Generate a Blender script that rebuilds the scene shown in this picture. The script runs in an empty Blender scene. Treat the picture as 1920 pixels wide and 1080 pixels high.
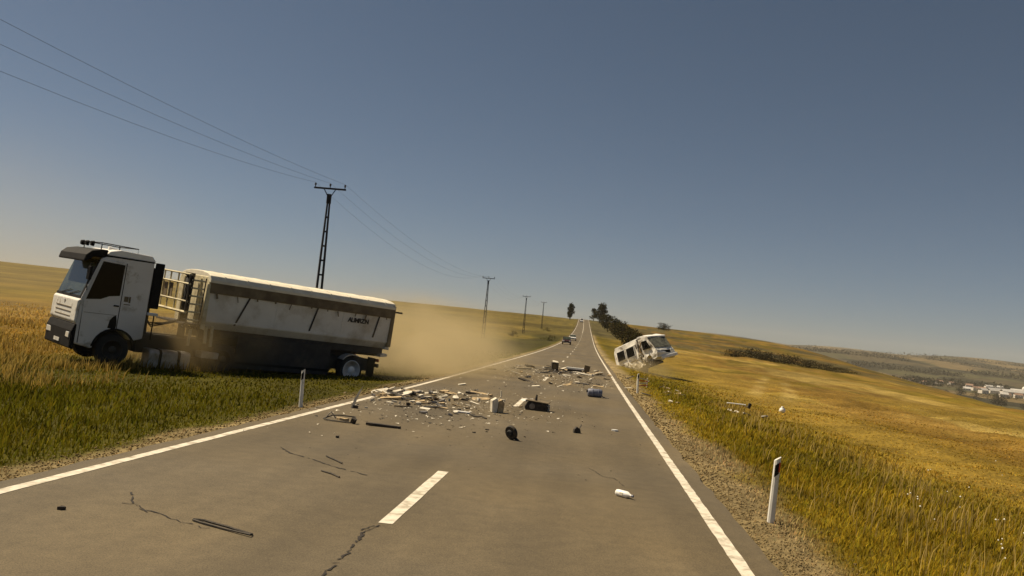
import bpy, bmesh, math, random
import numpy as np
from mathutils import Matrix, Vector, Euler

random.seed(7); RNG = np.random.default_rng(11)
scene = bpy.context.scene
C = scene.collection
PI = math.pi

# ------------------------------------------------------------------ camera
F_PX, CX, CY = 1600.0, 960.0, 540.0                    # focal length and centre for a 1920 px wide frame
roll = math.radians(5.5)
d_ = Vector(((1100-CX)/F_PX, -(645-CY)/F_PX, -1)).normalized()      # the road's direction seen from the camera
h_ = Vector((math.cos(roll), -math.sin(roll), 0))
u_ = h_.cross(d_).normalized(); x_ = d_.cross(u_)
cam_d = bpy.data.cameras.new('camera'); cam = bpy.data.objects.new('camera', cam_d); C.objects.link(cam)
M3 = Matrix((x_, d_, u_))                               # camera axes to world axes
cam.matrix_world = Matrix.Translation((0, 0, 2.0)) @ M3.to_4x4()
cam_d.sensor_width = 36; cam_d.lens = 36*F_PX/1920; cam_d.clip_start = .05; cam_d.clip_end = 30000
scene.camera = cam

# ------------------------------------------------------------------ sky and sun
SUN_EL = math.radians(54)
SUN_DIR = Vector((-0.96*math.cos(SUN_EL), 0.28*math.cos(SUN_EL), math.sin(SUN_EL))).normalized()
world = bpy.data.worlds.new('World'); scene.world = world; world.use_nodes = True
wn = world.node_tree.nodes; wl = world.node_tree.links
sky = wn.new('ShaderNodeTexSky'); sky.sky_type = 'NISHITA'; sky.sun_disc = False
sky.sun_elevation = SUN_EL; sky.sun_rotation = math.atan2(SUN_DIR.x, SUN_DIR.y)
sky.altitude = 400; sky.air_density = .6; sky.dust_density = 1.0; sky.ozone_density = 1.5
hsv = wn.new('ShaderNodeHueSaturation'); hsv.inputs['Hue'].default_value = .488; hsv.inputs['Saturation'].default_value = .98
wl.new(sky.outputs['Color'], hsv.inputs['Color'])
wl.new(hsv.outputs['Color'], wn['Background'].inputs['Color'])
wn['Background'].inputs['Strength'].default_value = .035
sd = bpy.data.lights.new('sun', 'SUN'); sd.energy = 4.4; sd.angle = math.radians(.5); sd.color = (1, .84, .60)
so = bpy.data.objects.new('sun', sd); C.objects.link(so); so.location = (0, 0, 60)
so.rotation_euler = SUN_DIR.to_track_quat('Z', 'Y').to_euler()
scene.view_settings.view_transform = 'Standard'; scene.view_settings.look = 'None'
scene.view_settings.exposure = .62; scene.view_settings.gamma = 1; scene.view_settings.use_curve_mapping = False
scene.render.engine = 'CYCLES'
scene.cycles.volume_step_rate = 2.0; scene.cycles.volume_max_steps = 128; scene.cycles.volume_bounces = 1
scene.cycles.max_bounces = 6; scene.cycles.transparent_max_bounces = 8

# ------------------------------------------------------------------ helpers
def tag(o, label=None, cat=None, group=None, kind=None):
    for k, v in (('label', label), ('category', cat), ('group', group), ('kind', kind)):
        if v: o[k] = v
    return o
def empty(name, loc=(0, 0, 0), rot=(0, 0, 0), label=None, cat=None, group=None):
    o = bpy.data.objects.new(name, None); C.objects.link(o)
    o.location = loc; o.rotation_euler = rot; o.empty_display_size = .3
    return tag(o, label, cat, group)

class MB:
    """collects shapes, then links them as one mesh object"""
    def __init__(s): s.v = []; s.f = []
    def add(s, vs, fs):
        n = len(s.v); s.v += [tuple(p) for p in vs]; s.f += [tuple(i+n for i in f) for f in fs]; return s
    def box(s, c, size, rot=None):
        hx, hy, hz = size[0]/2, size[1]/2, size[2]/2
        vs = [Vector((x, y, z)) for x in (-hx, hx) for y in (-hy, hy) for z in (-hz, hz)]
        if rot: 
            R = Euler(rot).to_matrix(); vs = [R @ p for p in vs]
        vs = [p+Vector(c) for p in vs]
        return s.add(vs, [(0,1,3,2), (4,6,7,5), (0,4,5,1), (2,3,7,6), (0,2,6,4), (1,5,7,3)])
    def prism(s, poly, a, b, axis='y'):
        """2-D outline extruded along an axis; y: (x,z) outline, x: (y,z), z: (x,y)"""
        n = len(poly)
        def P(p, t): return (p[0], t, p[1]) if axis == 'y' else ((t, p[0], p[1]) if axis == 'x' else (p[0], p[1], t))
        vs = [P(p, a) for p in poly]+[P(p, b) for p in poly]
        fs = [tuple(range(n)), tuple(range(2*n-1, n-1, -1))]+[(i, (i+1) % n+0, (i+1) % n+n, i+n) for i in range(n)]
        return s.add(vs, fs)
    def tube(s, pts, r, n=6, cap=True):
        pts = [Vector(p) for p in pts]; rs = r if isinstance(r, (list, tuple)) else [r]*len(pts)
        vs = []; ref = Vector((0, 0, 1))
        for i, p in enumerate(pts):
            t = (pts[min(i+1, len(pts)-1)]-pts[max(i-1, 0)]).normalized()
            a = t.cross(ref if abs(t.dot(ref)) < .95 else Vector((1, 0, 0))).normalized(); b = t.cross(a)
            vs += [p+rs[i]*(a*math.cos(2*PI*k/n)+b*math.sin(2*PI*k/n)) for k in range(n)]
        fs = [(i*n+k, i*n+(k+1) % n, (i+1)*n+(k+1) % n, (i+1)*n+k) for i in range(len(pts)-1) for k in range(n)]
        if cap: fs += [tuple(range(n-1, -1, -1)), tuple((len(pts)-1)*n+k for k in range(n))]
        return s.add(vs, fs)
    def lathe(s, prof, n=20, c=(0, 0, 0), axis='y'):
        """prof: (radius, along) pairs"""
        vs = []
        for r, t in prof:
            for k in range(n):
                a = 2*PI*k/n; q = (r*math.cos(a), r*math.sin(a))
                p = (q[0], t, q[1]) if axis == 'y' else ((t, q[0], q[1]) if axis == 'x' else (q[0], q[1], t))
                vs.append((p[0]+c[0], p[1]+c[1], p[2]+c[2]))
        m = len(prof)
        fs = [(i*n+k, i*n+(k+1) % n, (i+1)*n+(k+1) % n, (i+1)*n+k) for i in range(m-1) for k in range(n)]
        if prof[0][0] > 1e-6: fs.append(tuple(range(n)))
        if prof[-1][0] > 1e-6: fs.append(tuple((m-1)*n+k for k in range(n)))
        return s.add(vs, fs)
    def build(s, name, mat, parent=None, bevel=0, smooth=False, segs=2):
        me = bpy.data.meshes.new(name); me.from_pydata(s.v, [], s.f); me.validate()
        bm = bmesh.new(); bm.from_mesh(me); bmesh.ops.recalc_face_normals(bm, faces=bm.faces); bm.to_mesh(me); bm.free()
        me.materials.append(mat)
        if smooth: me.polygons.foreach_set('use_smooth', [True]*len(me.polygons))
        o = bpy.data.objects.new(name, me); C.objects.link(o)
        if parent: o.parent = parent
        if bevel:
            b = o.modifiers.new('bevel', 'BEVEL'); b.width = bevel; b.segments = segs; b.limit_method = 'ANGLE'; b.angle_limit = .6
        return o

def mat(name, col, rough=.6, metal=0, var=.25, scale=4, bump=0, dirt=None, dirt_amt=0, dscale=1.5, spec=.5, coat=0):
    """procedural material: base colour broken up by noise, optional patches of dirt, optional bump"""
    m = bpy.data.materials.new(name); m.use_nodes = True; nt = m.node_tree; N, L = nt.nodes, nt.links
    b = N['Principled BSDF']; b.inputs['Roughness'].default_value = rough; b.inputs['Metallic'].default_value = metal
    b.inputs['Specular IOR Level'].default_value = spec; b.inputs['Coat Weight'].default_value = coat
    tc = N.new('ShaderNodeTexCoord')
    n1 = N.new('ShaderNodeTexNoise'); n1.inputs['Scale'].default_value = scale; n1.inputs['Detail'].default_value = 5
    L.new(tc.outputs['Object'], n1.inputs['Vector'])
    r = N.new('ShaderNodeMapRange'); r.inputs['From Min'].default_value = .3; r.inputs['From Max'].default_value = .7
    r.inputs['To Min'].default_value = 1-var; r.inputs['To Max'].default_value = 1+var
    L.new(n1.outputs['Fac'], r.inputs['Value'])
    mx = N.new('ShaderNodeMix'); mx.data_type = 'RGBA'; mx.blend_type = 'MULTIPLY'; mx.inputs[0].default_value = 1
    mx.inputs[6].default_value = (*col, 1); L.new(r.outputs[0], mx.inputs[7]); out = mx.outputs[2]
    if dirt:
        n2 = N.new('ShaderNodeTexNoise'); n2.inputs['Scale'].default_value = dscale; n2.inputs['Detail'].default_value = 8
        n2.inputs['Roughness'].default_value = .65; L.new(tc.outputs['Object'], n2.inputs['Vector'])
        r2 = N.new('ShaderNodeMapRange'); r2.inputs['From Min'].default_value = .62-.3*dirt_amt; r2.inputs['From Max'].default_value = .72
        L.new(n2.outputs['Fac'], r2.inputs['Value'])
        m2 = N.new('ShaderNodeMix'); m2.data_type = 'RGBA'; L.new(r2.outputs[0], m2.inputs[0]); L.new(out, m2.inputs[6])
        m2.inputs[7].default_value = (*dirt, 1); out = m2.outputs[2]
    L.new(out, b.inputs['Base Color'])
    if bump:
        bp = N.new('ShaderNodeBump'); bp.inputs['Strength'].default_value = bump; bp.inputs['Distance'].default_value = .02
        n3 = N.new('ShaderNodeTexNoise'); n3.inputs['Scale'].default_value = scale*6; n3.inputs['Detail'].default_value = 4
        L.new(tc.outputs['Object'], n3.inputs['Vector']); L.new(n3.outputs['Fac'], bp.inputs['Height']); L.new(bp.outputs[0], b.inputs['Normal'])
    return m

DUST = (.22, .17, .10)
MT = dict(
    shatter=mat('shattered_screen', (.12, .12, .095), .3, var=.7, scale=5, bump=.3, spec=.3),
    cab=mat('cab_paint', (.68, .66, .64), .35, var=.05, scale=2, dirt=DUST, dirt_amt=.15, coat=.3),
    tarp=mat('tarpaulin', (.72, .66, .52), .8, var=.12, scale=3, bump=.3),
    rim_band=mat('rim_band', (.16, .12, .065), .7, var=.35, scale=2.5, dirt=(.09, .06, .03), dirt_amt=.5),
    body=mat('tipper_panel', (.70, .67, .61), .45, var=.06, scale=1.2, dirt=(.42, .36, .27), dirt_amt=.45, dscale=.9),
    cream=mat('cream_frame', (.62, .55, .36), .6, var=.2, scale=5, dirt=(.2, .15, .08), dirt_amt=.4),
    black=mat('black_plastic', (.012, .011, .010), .7, var=.3, spec=.15),
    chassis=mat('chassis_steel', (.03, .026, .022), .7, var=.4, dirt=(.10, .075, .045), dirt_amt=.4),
    glass=mat('dark_glass', (.008, .008, .007), .12, var=.1, spec=.18),
    screen=mat('windscreen_glass', (.055, .066, .05), .08, var=.6, scale=1.2, spec=.35),
    rubber=mat('tyre_rubber', (.02, .019, .018), .85, var=.3, scale=8, bump=.4),
    steel=mat('rim_steel', (.82, .80, .77), .4, .0, var=.15, scale=6),
    dark_steel=mat('dusty_shaded_rim', (.05, .042, .032), .6, .2, var=.3),  # dusty rim, colour lowered further to carry the shade under the truck
    alu=mat('tank_aluminium', (.55, .53, .50), .35, .4, var=.1, dirt=DUST, dirt_amt=.4),
    lamp=mat('lamp_glass', (.7, .7, .66), .1, var=.05),
    red=mat('red_reflector', (.55, .06, .02), .3, var=.1),
    white=mat('white_paint', (.72, .70, .64), .55, var=.08, scale=6, dirt=DUST, dirt_amt=.3, dscale=4),
    camper=mat('camper_panel', (.82, .79, .72), .45, var=.08, dirt=(.25, .19, .12), dirt_amt=.5, dscale=1.1),
    camper_roof=mat('camper_roof', (.85, .83, .78), .4, var=.04),
    torn=mat('torn_interior', (.05, .035, .022), .9, var=.6, scale=6),
    wood=mat('splintered_wood', (.42, .31, .17), .8, var=.4, scale=9, bump=.3),
    pale=mat('pale_laminate', (.66, .60, .48), .6, var=.2, scale=6, dirt=DUST, dirt_amt=.4, dscale=5),
    scrap=mat('dark_scrap', (.035, .026, .017), .75, var=.6, scale=10, bump=.4),
    metal=mat('bare_metal', (.22, .20, .18), .45, .6, var=.4, scale=8),
    bluegrey=mat('blue_grey_plastic', (.16, .17, .22), .5, var=.3, scale=6),
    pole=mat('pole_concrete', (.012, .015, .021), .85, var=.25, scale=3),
    wire=mat('power_wire', (.03, .03, .032), .6, var=.1),
    carred=mat('dark_red_paint', (.05, .012, .012), .3, var=.1, coat=.5),
    carwhite=mat('white_car_paint', (.75, .74, .72), .3, var=.05, coat=.5),
    trunk=mat('bark', (.07, .05, .032), .9, var=.4, scale=6, bump=.5),
    wall=mat('house_render', (.66, .60, .52), .8, var=.12, scale=.2),
    roof=mat('roof_tile', (.26, .16, .11), .8, var=.3, scale=.5),
    greyroof=mat('sheet_roof', (.48, .46, .43), .6, var=.15, scale=.3),
    pane=mat('window_pane', (.03, .035, .04), .15, var=.2),
    paint=mat('road_paint', (.66, .60, .49), .7, var=.12, scale=9, dirt=(.20, .155, .085), dirt_amt=.5, dscale=5),
    crack=mat('crack_tar', (.018, .013, .009), .9, var=.3, scale=20),
    stone=mat('gravel_stone', (.36, .29, .18), .9, var=.5, scale=3),
    flower=mat('flower_white', (.75, .72, .6), .8, var=.1),
)

# ------------------------------------------------------------------ terrain heights
def pchip(xs, ys):
    xs = np.array(xs, float); ys = np.array(ys, float); h = np.diff(xs); dl = np.diff(ys)/h
    m = np.zeros_like(xs); m[0] = dl[0]; m[-1] = dl[-1]
    for i in range(1, len(xs)-1):
        m[i] = 0 if dl[i-1]*dl[i] <= 0 else 2/(1/dl[i-1]+1/dl[i])
    def f(x):
        x = np.clip(np.asarray(x, float), xs[0], xs[-1]); i = np.clip(np.searchsorted(xs, x)-1, 0, len(xs)-2)
        t = (x-xs[i])/h[i]
        return (2*t**3-3*t**2+1)*ys[i]+(t**3-2*t**2+t)*h[i]*m[i]+(-2*t**3+3*t**2)*ys[i+1]+(t**3-t**2)*h[i]*m[i+1]
    return f
profile = pchip([-400, 0, 30, 54, 110, 188, 280, 400, 520, 647, 740, 900, 1300, 2000, 12000],
                [0, 0, .05, .2, .65, 1.8, 4.1, 8.25, 13.6, 20, 22.3, 20.5, 4, -24, -36])
drop = pchip([0, .6, 1.6, 4, 7, 12, 25, 45, 80, 120, 200, 400, 800, 12000], [0, .02, .12, .45, .62, .75, 1.3, 2.4, 4.3, 9, 26, 60, 75, 75])
valley = pchip([-400, 600, 1000, 1500, 2300, 3000, 3600, 4500, 5500, 7500, 12000], [-30, -31, -34, -36, -22, -5, 30, 80, 125, 150, 150])
def vnoise(x, y, seed=0):
    """smooth value noise 0..1"""
    def hsh(i, j): 
        n = np.sin(i*127.1+j*311.7+seed*74.7)*43758.5453; return n-np.floor(n)
    xi, yi = np.floor(x), np.floor(y); fx, fy = x-xi, y-yi; fx = fx*fx*(3-2*fx); fy = fy*fy*(3-2*fy)
    return (hsh(xi, yi)*(1-fx)+hsh(xi+1, yi)*fx)*(1-fy)+(hsh(xi, yi+1)*(1-fx)+hsh(xi+1, yi+1)*fx)*fy
def fbm(x, y, seed=0): return .5*vnoise(x, y, seed)+.3*vnoise(x*2.1, y*2.1, seed+1)+.2*vnoise(x*4.3, y*4.3, seed+2)
bend = lambda y: -2.0*np.clip((np.asarray(y, float)-200)/450, 0, 2.2)**2
def wavy(x, y):
    return (np.sin(x*.31+1.3*np.sin(y*.17))*np.cos(y*.23+.8*np.sin(x*.11))*.6+np.sin(x*.083+y*.051+1)*.9+np.sin(x*.71-y*.57)*.25)
def height(x, y):
    x = np.asarray(x, float); y = np.asarray(y, float)
    s = x-bend(y)
    r = np.hypot(np.minimum(s, 0)*.92, np.maximum(y, 0))
    road_z = profile(np.maximum(y, -400))
    # left of the road: a shallow verge, then a field that rises like the road does
    sl = np.clip(-6.0-s, 0, None)
    left = profile(r)-.16*np.clip(sl/1.5, 0, 1)**1.2-.14*np.clip((sl-2)/3, 0, 1)+.12*wavy(x, y)*np.clip((sl-1)/10, 0, 1)+np.clip((sl-6)/30, 0, 1)*.25
    left = left+.8*np.sin(x*.009+2)*np.clip(sl/200, 0, 1)
    # right: bank, ditch, a field falling away to the valley
    sr = np.clip(s-2.1, 0, None)
    g = np.interp(y, [250, 420, 640, 900], [1, .62, .33, .3])
    D = drop(sr)*g + np.clip((sr-130)/60, 0, None)**2*6*np.clip((y-350)/150, 0, 1)
    mound = (fbm(x*.22, y*.16, 91)-.5)*.7+(fbm(x*.9, y*.7, 95)-.5)*.22+(fbm(x*.05, y*.035, 97)-.5)*1.6*np.clip((sr-12)/25, 0, 1)
    right = road_z-D+(.13*wavy(x*1.1, y*.9)+mound)*np.clip((sr-2.5)/9, 0, 1)*np.interp(y, [300, 500], [1, .4])
    v = valley(np.hypot(x*.55, y))+(6*np.sin(x*.0021+y*.0013)+4*np.sin(x*.0047-y*.0031+2))*np.clip((np.hypot(x, y)-2500)/1200, 0, 2.6)
    k = 4.0
    a = np.maximum(right, v)+k*np.log1p(np.exp(-np.abs(right-v)/k))*np.clip((sr-30)/60, 0, 1)
    far_left = np.maximum(left, valley(r)-30)
    return np.where(s < -6.0, far_left, np.where(s > 2.1, a, road_z))
def hz(x, y): return float(height(x, y))

# ------------------------------------------------------------------ ground
def lerp(a, b, t): return a+(b-a)*t[..., None]
def smooth(x, a, b): t = np.clip((x-a)/(b-a), 0, 1); return t*t*(3-2*t)
GRAVEL = np.array([.27, .205, .10]); GREEN = np.array([.072, .064, .005]); OLIVE = np.array([.165, .118, .010])
GOLD = np.array([.262, .172, .030]); STRAW = np.array([.37, .27, .085]); ORANGE = np.array([.24, .145, .022])
FAR = np.array([.125, .095, .024]); RIDGE = np.array([.085, .07, .026]); DARKG = np.array([.05, .045, .010])
def ground_colour(x, y):
    s = x-bend(y); sl = np.clip(-6.0-s, 0, None); sr = np.clip(s-2.1, 0, None)
    n1 = fbm(x*.11, y*.09, 3); n2 = fbm(x*.5, y*.45, 9); n3 = fbm(x*.02, y*.018, 21); n4 = fbm(x*.035, y*.02, 33)
    # left
    L = lerp(np.broadcast_to(GRAVEL, x.shape+(3,)), np.broadcast_to(GREEN, x.shape+(3,)), smooth(sl+(n2-.5)*1.0, .22, .7))
    L = lerp(L, np.broadcast_to(OLIVE, x.shape+(3,)), smooth(n1, .5, .72)*smooth(sl, 1, 3)*.8)
    L = lerp(L, lerp(np.broadcast_to(OLIVE, x.shape+(3,)), np.broadcast_to(GOLD, x.shape+(3,)), smooth(n4, .35, .65)), smooth(sl+n1*6, 13, 26)*smooth(y, 5, 20)*.85)
    L = lerp(L, np.broadcast_to(ORANGE, x.shape+(3,)), smooth(-x+(n1-.5)*8, 15, 19)*(1-smooth(y, 70, 130))*smooth(y, 19, 26)*.9)
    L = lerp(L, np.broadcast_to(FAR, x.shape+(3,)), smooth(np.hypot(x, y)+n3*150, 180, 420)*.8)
    L = lerp(L, np.broadcast_to(DARKG, x.shape+(3,)), smooth(sl, .6, 2)*(1-smooth(sl+n1*6, 10, 14))*smooth(y, 60, 90)*(1-smooth(y, 240, 300))*.85)
    # right
    R = lerp(np.broadcast_to(GRAVEL, x.shape+(3,)), np.broadcast_to(OLIVE, x.shape+(3,)), smooth(sr+(n2-.5)*1.5, .45, 1.2))
    R = lerp(R, np.broadcast_to(GREEN, x.shape+(3,)), smooth(n1, .42, .62)*smooth(sr, .8, 2.2)*(1-smooth(sr, 7, 16)*.75)*.55)
    R = lerp(R, np.broadcast_to(GOLD, x.shape+(3,)), smooth(sr+(n1-.5)*9, 4.5, 12)*(.55+.45*smooth(n4, .3, .6)))
    R = lerp(R, np.broadcast_to(STRAW, x.shape+(3,)), smooth(n3+n2*.25, .6, .85)*smooth(sr, 8, 20)*.6)
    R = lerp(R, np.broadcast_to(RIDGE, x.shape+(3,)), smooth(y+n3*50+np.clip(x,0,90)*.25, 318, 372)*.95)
    xt = track_x(y)+(n2-.5)*1.0; tm = np.exp(-((x-xt)/.55)**4)+np.exp(-((x-xt-2.6)/.55)**4)
    R = lerp(R, np.broadcast_to(STRAW*1.02, x.shape+(3,)), tm*smooth(y, 58, 70)*(1-smooth(y, 115, 170))*smooth(n1, .25, .5)*.75)
    n5 = fbm(x*.055+7, y*.03, 77); n6 = fbm(x*.14+3, y*.05, 81)
    R = lerp(R, np.broadcast_to(OLIVE*.85, x.shape+(3,)), smooth(n5, .46, .62)*smooth(sr, 8, 15)*.9)
    R = lerp(R, np.broadcast_to(np.array([.21, .12, .022]), x.shape+(3,)), smooth(n6, .46, .64)*smooth(sr, 9, 16)*.7)
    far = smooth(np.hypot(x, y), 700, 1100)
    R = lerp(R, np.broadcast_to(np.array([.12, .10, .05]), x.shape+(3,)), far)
    return np.where((s < -2)[..., None], L, R)*(.62+.76*n2)[..., None]

track_x = lambda y: 12.0+.215*(y-62)+.0012*np.clip(y-100, 0, None)**2
def axis(core0, core1, step, lo, hi, grow):
    a = list(np.arange(core0, core1+1e-6, step)); st = step; p = a[-1]
    while p < hi: st *= grow; p += st; a.append(min(p, hi))
    b = []; st = step; p = a[0]
    while p > lo: st *= grow; p -= st; b.append(max(p, lo))
    return np.array(b[::-1]+a)
gx = axis(-22, 26, .3, -9000, 9000, 1.055); gy = axis(2, 60, .4, -250, 9400, 1.034)
def in_gap(s, y): return (s > -5.98) & (s < 2.08)
def ground_mesh():
    X, Y = np.meshgrid(gx, gy); Z = height(X, Y); s = X-bend(Y)
    Z = Z-np.where((s > -6.02) & (s < 2.12), .10+.0012*np.clip(Y-60, 0, 700), .035)
    nx, ny = len(gx), len(gy)
    me = bpy.data.meshes.new('ground'); v = np.stack([X, Y, Z], -1).reshape(-1, 3)
    i = np.arange(ny-1)[:, None]*nx+np.arange(nx-1)[None]; q = np.stack([i, i+1, i+nx+1, i+nx], -1).reshape(-1, 4)
    me.vertices.add(len(v)); me.vertices.foreach_set('co', v.ravel()); me.loops.add(q.size); me.loops.foreach_set('vertex_index', q.ravel().astype(np.int32))
    me.polygons.add(len(q)); me.polygons.foreach_set('loop_start', np.arange(0, q.size, 4, dtype=np.int32)); me.polygons.foreach_set('loop_total', np.full(len(q), 4, np.int32))
    me.polygons.foreach_set('use_smooth', np.ones(len(q), bool)); me.update(calc_edges=True)
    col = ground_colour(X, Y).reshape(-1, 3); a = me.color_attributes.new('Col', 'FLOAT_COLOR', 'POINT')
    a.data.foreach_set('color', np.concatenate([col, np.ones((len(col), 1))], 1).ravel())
    m = bpy.data.materials.new('meadow'); m.use_nodes = True; N, L = m.node_tree.nodes, m.node_tree.links
    b = N['Principled BSDF']; b.inputs['Roughness'].default_value = .95; b.inputs['Specular IOR Level'].default_value = .1
    at = N.new('ShaderNodeAttribute'); at.attribute_name = 'Col'; ge = N.new('ShaderNodeNewGeometry')
    def noise(sc, det, lo, hi, prev, f0=.3, f1=.7):
        n = N.new('ShaderNodeTexNoise'); n.inputs['Scale'].default_value = sc; n.inputs['Detail'].default_value = det; L.new(ge.outputs['Position'], n.inputs['Vector'])
        r = N.new('ShaderNodeMapRange'); r.inputs['From Min'].default_value = f0; r.inputs['From Max'].default_value = f1; r.inputs['To Min'].default_value = lo; r.inputs['To Max'].default_value = hi
        L.new(n.outputs['Fac'], r.inputs['Value']); x = N.new('ShaderNodeMix'); x.data_type = 'RGBA'; x.blend_type = 'MULTIPLY'; x.inputs[0].default_value = 1
        L.new(prev, x.inputs[6]); L.new(r.outputs[0], x.inputs[7]); return x.outputs[2], n
    c, n1 = noise(6, 8, .55, 1.35, at.outputs['Color']); c, n2 = noise(.25, 6, .75, 1.25, c)
    # patchwork of fields and woods, far off in the valley
    mp = N.new('ShaderNodeMapping'); mp.inputs['Scale'].default_value = (.0060, .0032, 0); L.new(ge.outputs['Position'], mp.inputs['Vector'])
    wob = N.new('ShaderNodeTexNoise'); wob.inputs['Scale'].default_value = 2.2; L.new(mp.outputs[0], wob.inputs['Vector'])
    ad = N.new('ShaderNodeMix'); ad.data_type = 'RGBA'; ad.inputs[0].default_value = .3; L.new(mp.outputs[0], ad.inputs[6]); L.new(wob.outputs['Color'], ad.inputs[7])
    vo = N.new('ShaderNodeTexVoronoi'); vo.inputs['Scale'].default_value = 1.3; L.new(ad.outputs[2], vo.inputs['Vector'])
    rp = N.new('ShaderNodeValToRGB'); e = rp.color_ramp.elements; rp.color_ramp.interpolation = 'CONSTANT'
    e[0].position = 0; e[0].color = (.030, .028, .014, 1); e[1].position = .32; e[1].color = (.075, .06, .03, 1)
    for p, cc in ((.5, (.15, .11, .05, 1)), (.66, (.07, .065, .028, 1)), (.78, (.025, .025, .013, 1)), (.9, (.22, .175, .10, 1))):
        q = e.new(p); q.color = cc
    L.new(vo.outputs['Color'], rp.inputs['Fac'])
    ln = N.new('ShaderNodeVectorMath'); ln.operation = 'LENGTH'; L.new(ge.outputs['Position'], ln.inputs[0])
    fr = N.new('ShaderNodeMapRange'); fr.inputs['From Min'].default_value = 800; fr.inputs['From Max'].default_value = 1200; L.new(ln.outputs['Value'], fr.inputs['Value'])
    fx = N.new('ShaderNodeMix'); fx.data_type = 'RGBA'; L.new(fr.outputs[0], fx.inputs[0]); L.new(c, fx.inputs[6]); L.new(rp.outputs['Color'], fx.inputs[7])
    c2, _ = noise(.02, 6, .5, 1.2, fx.outputs[2]); L.new(c2, b.inputs['Base Color'])
    bp = N.new('ShaderNodeBump'); bp.inputs['Strength'].default_value = .8; bp.inputs['Distance'].default_value = .08; L.new(n1.outputs['Fac'], bp.inputs['Height']); L.new(bp.outputs[0], b.inputs['Normal'])
    me.materials.append(m); o = bpy.data.objects.new('ground', me); C.objects.link(o); tag(o, kind='structure')
ground_mesh()

# ------------------------------------------------------------------ road
def strip(name, y0, y1, s0, s1, lift, m, step=1.0, jag=0.0, kind='structure', thick=0):
    ys = np.concatenate([np.arange(y0, min(y1, 80), step), np.arange(max(y0, 80), y1, max(step, 4)), [y1]]); b = MB(); n = len(ys)
    vs = []
    for y in ys:
        c = float(bend(y)); z = float(profile(y))+lift; j0, j1 = (random.uniform(-jag, jag), random.uniform(-jag, jag)) if jag else (0, 0)
        vs += [(c+s0+j0, y, z), (c+s1+j1, y, z)]
        if thick: vs += [(c+s0+j0-.03, y, z-thick), (c+s1+j1+.03, y, z-thick)]
    k = 4 if thick else 2; fs = []
    for i in range(n-1):
        a = i*k; fs.append((a, a+1, a+k+1, a+k))
        if thick: fs += [(a+2, a, a+k, a+k+2), (a+1, a+3, a+k+3, a+k+1)]
    b.add(vs, fs); o = b.build(name, m)
    if kind: tag(o, kind=kind)
    return o
def asphalt():
    m = bpy.data.materials.new('asphalt'); m.use_nodes = True; N, L = m.node_tree.nodes, m.node_tree.links
    b = N['Principled BSDF']; b.inputs['Roughness'].default_value = .8; b.inputs['Specular IOR Level'].default_value = .3
    ge = N.new('ShaderNodeNewGeometry'); prev = None
    def nz(sc, det, stretch=(1, 1, 1)):
        mp = N.new('ShaderNodeMapping'); mp.inputs['Scale'].default_value = stretch; L.new(ge.outputs['Position'], mp.inputs['Vector'])
        n = N.new('ShaderNodeTexNoise'); n.inputs['Scale'].default_value = sc; n.inputs['Detail'].default_value = det; L.new(mp.outputs[0], n.inputs['Vector']); return n.outputs['Fac']
    def ramp(f, lo, hi, f0=.3, f1=.7):
        r = N.new('ShaderNodeMapRange'); r.inputs['From Min'].default_value = f0; r.inputs['From Max'].default_value = f1; r.inputs['To Min'].default_value = lo; r.inputs['To Max'].default_value = hi
        L.new(f, r.inputs['Value']); return r.outputs[0]
    def mul(a, bb):
        x = N.new('ShaderNodeMath'); x.operation = 'MULTIPLY'; L.new(a, x.inputs[0]); L.new(bb, x.inputs[1]); return x.outputs[0]
    f = mul(ramp(nz(90, 3), .65, 1.35), ramp(nz(1.1, 6, (1, .08, 1)), .80, 1.18)); f = mul(f, ramp(nz(.35, 6), .84, 1.14)); f = mul(f, ramp(nz(5, 6), .9, 1.1))
    rp = N.new('ShaderNodeValToRGB'); e = rp.color_ramp.elements; e[0].color = (.103, .083, .053, 1); e[1].color = (.124, .094, .050, 1); L.new(ramp(nz(.16, 4), 0, 1, .35, .65), rp.inputs['Fac'])
    x = N.new('ShaderNodeMix'); x.data_type = 'RGBA'; x.blend_type = 'MULTIPLY'; x.inputs[0].default_value = 1; L.new(rp.outputs['Color'], x.inputs[6]); L.new(f, x.inputs[7])
    L.new(x.outputs[2], b.inputs['Base Color'])
    bp = N.new('ShaderNodeBump'); bp.inputs['Strength'].default_value = .35; bp.inputs['Distance'].default_value = .01; L.new(nz(140, 2), bp.inputs['Height']); L.new(bp.outputs[0], b.inputs['Normal'])
    return m
strip('road', -40, 900, -5.9, 2.02, 0, asphalt(), .5, .035, thick=.14)
strip('edge_line', -40, 860, -5.66, -5.52, .004, MT['paint'], .25, .006)
strip('edge_line', -40, 860, 1.61, 1.75, .004, MT['paint'], .25, .006)
for k in range(-1, 21):
    y0 = 8.6+15.8*k; strip('lane_dash', y0, y0+3.5, -1.925, -1.775, .004, MT['paint'], .5, .004)
strip('lane_dash', 340, 860, -1.93, -1.77, .004, MT['paint'])
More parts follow.
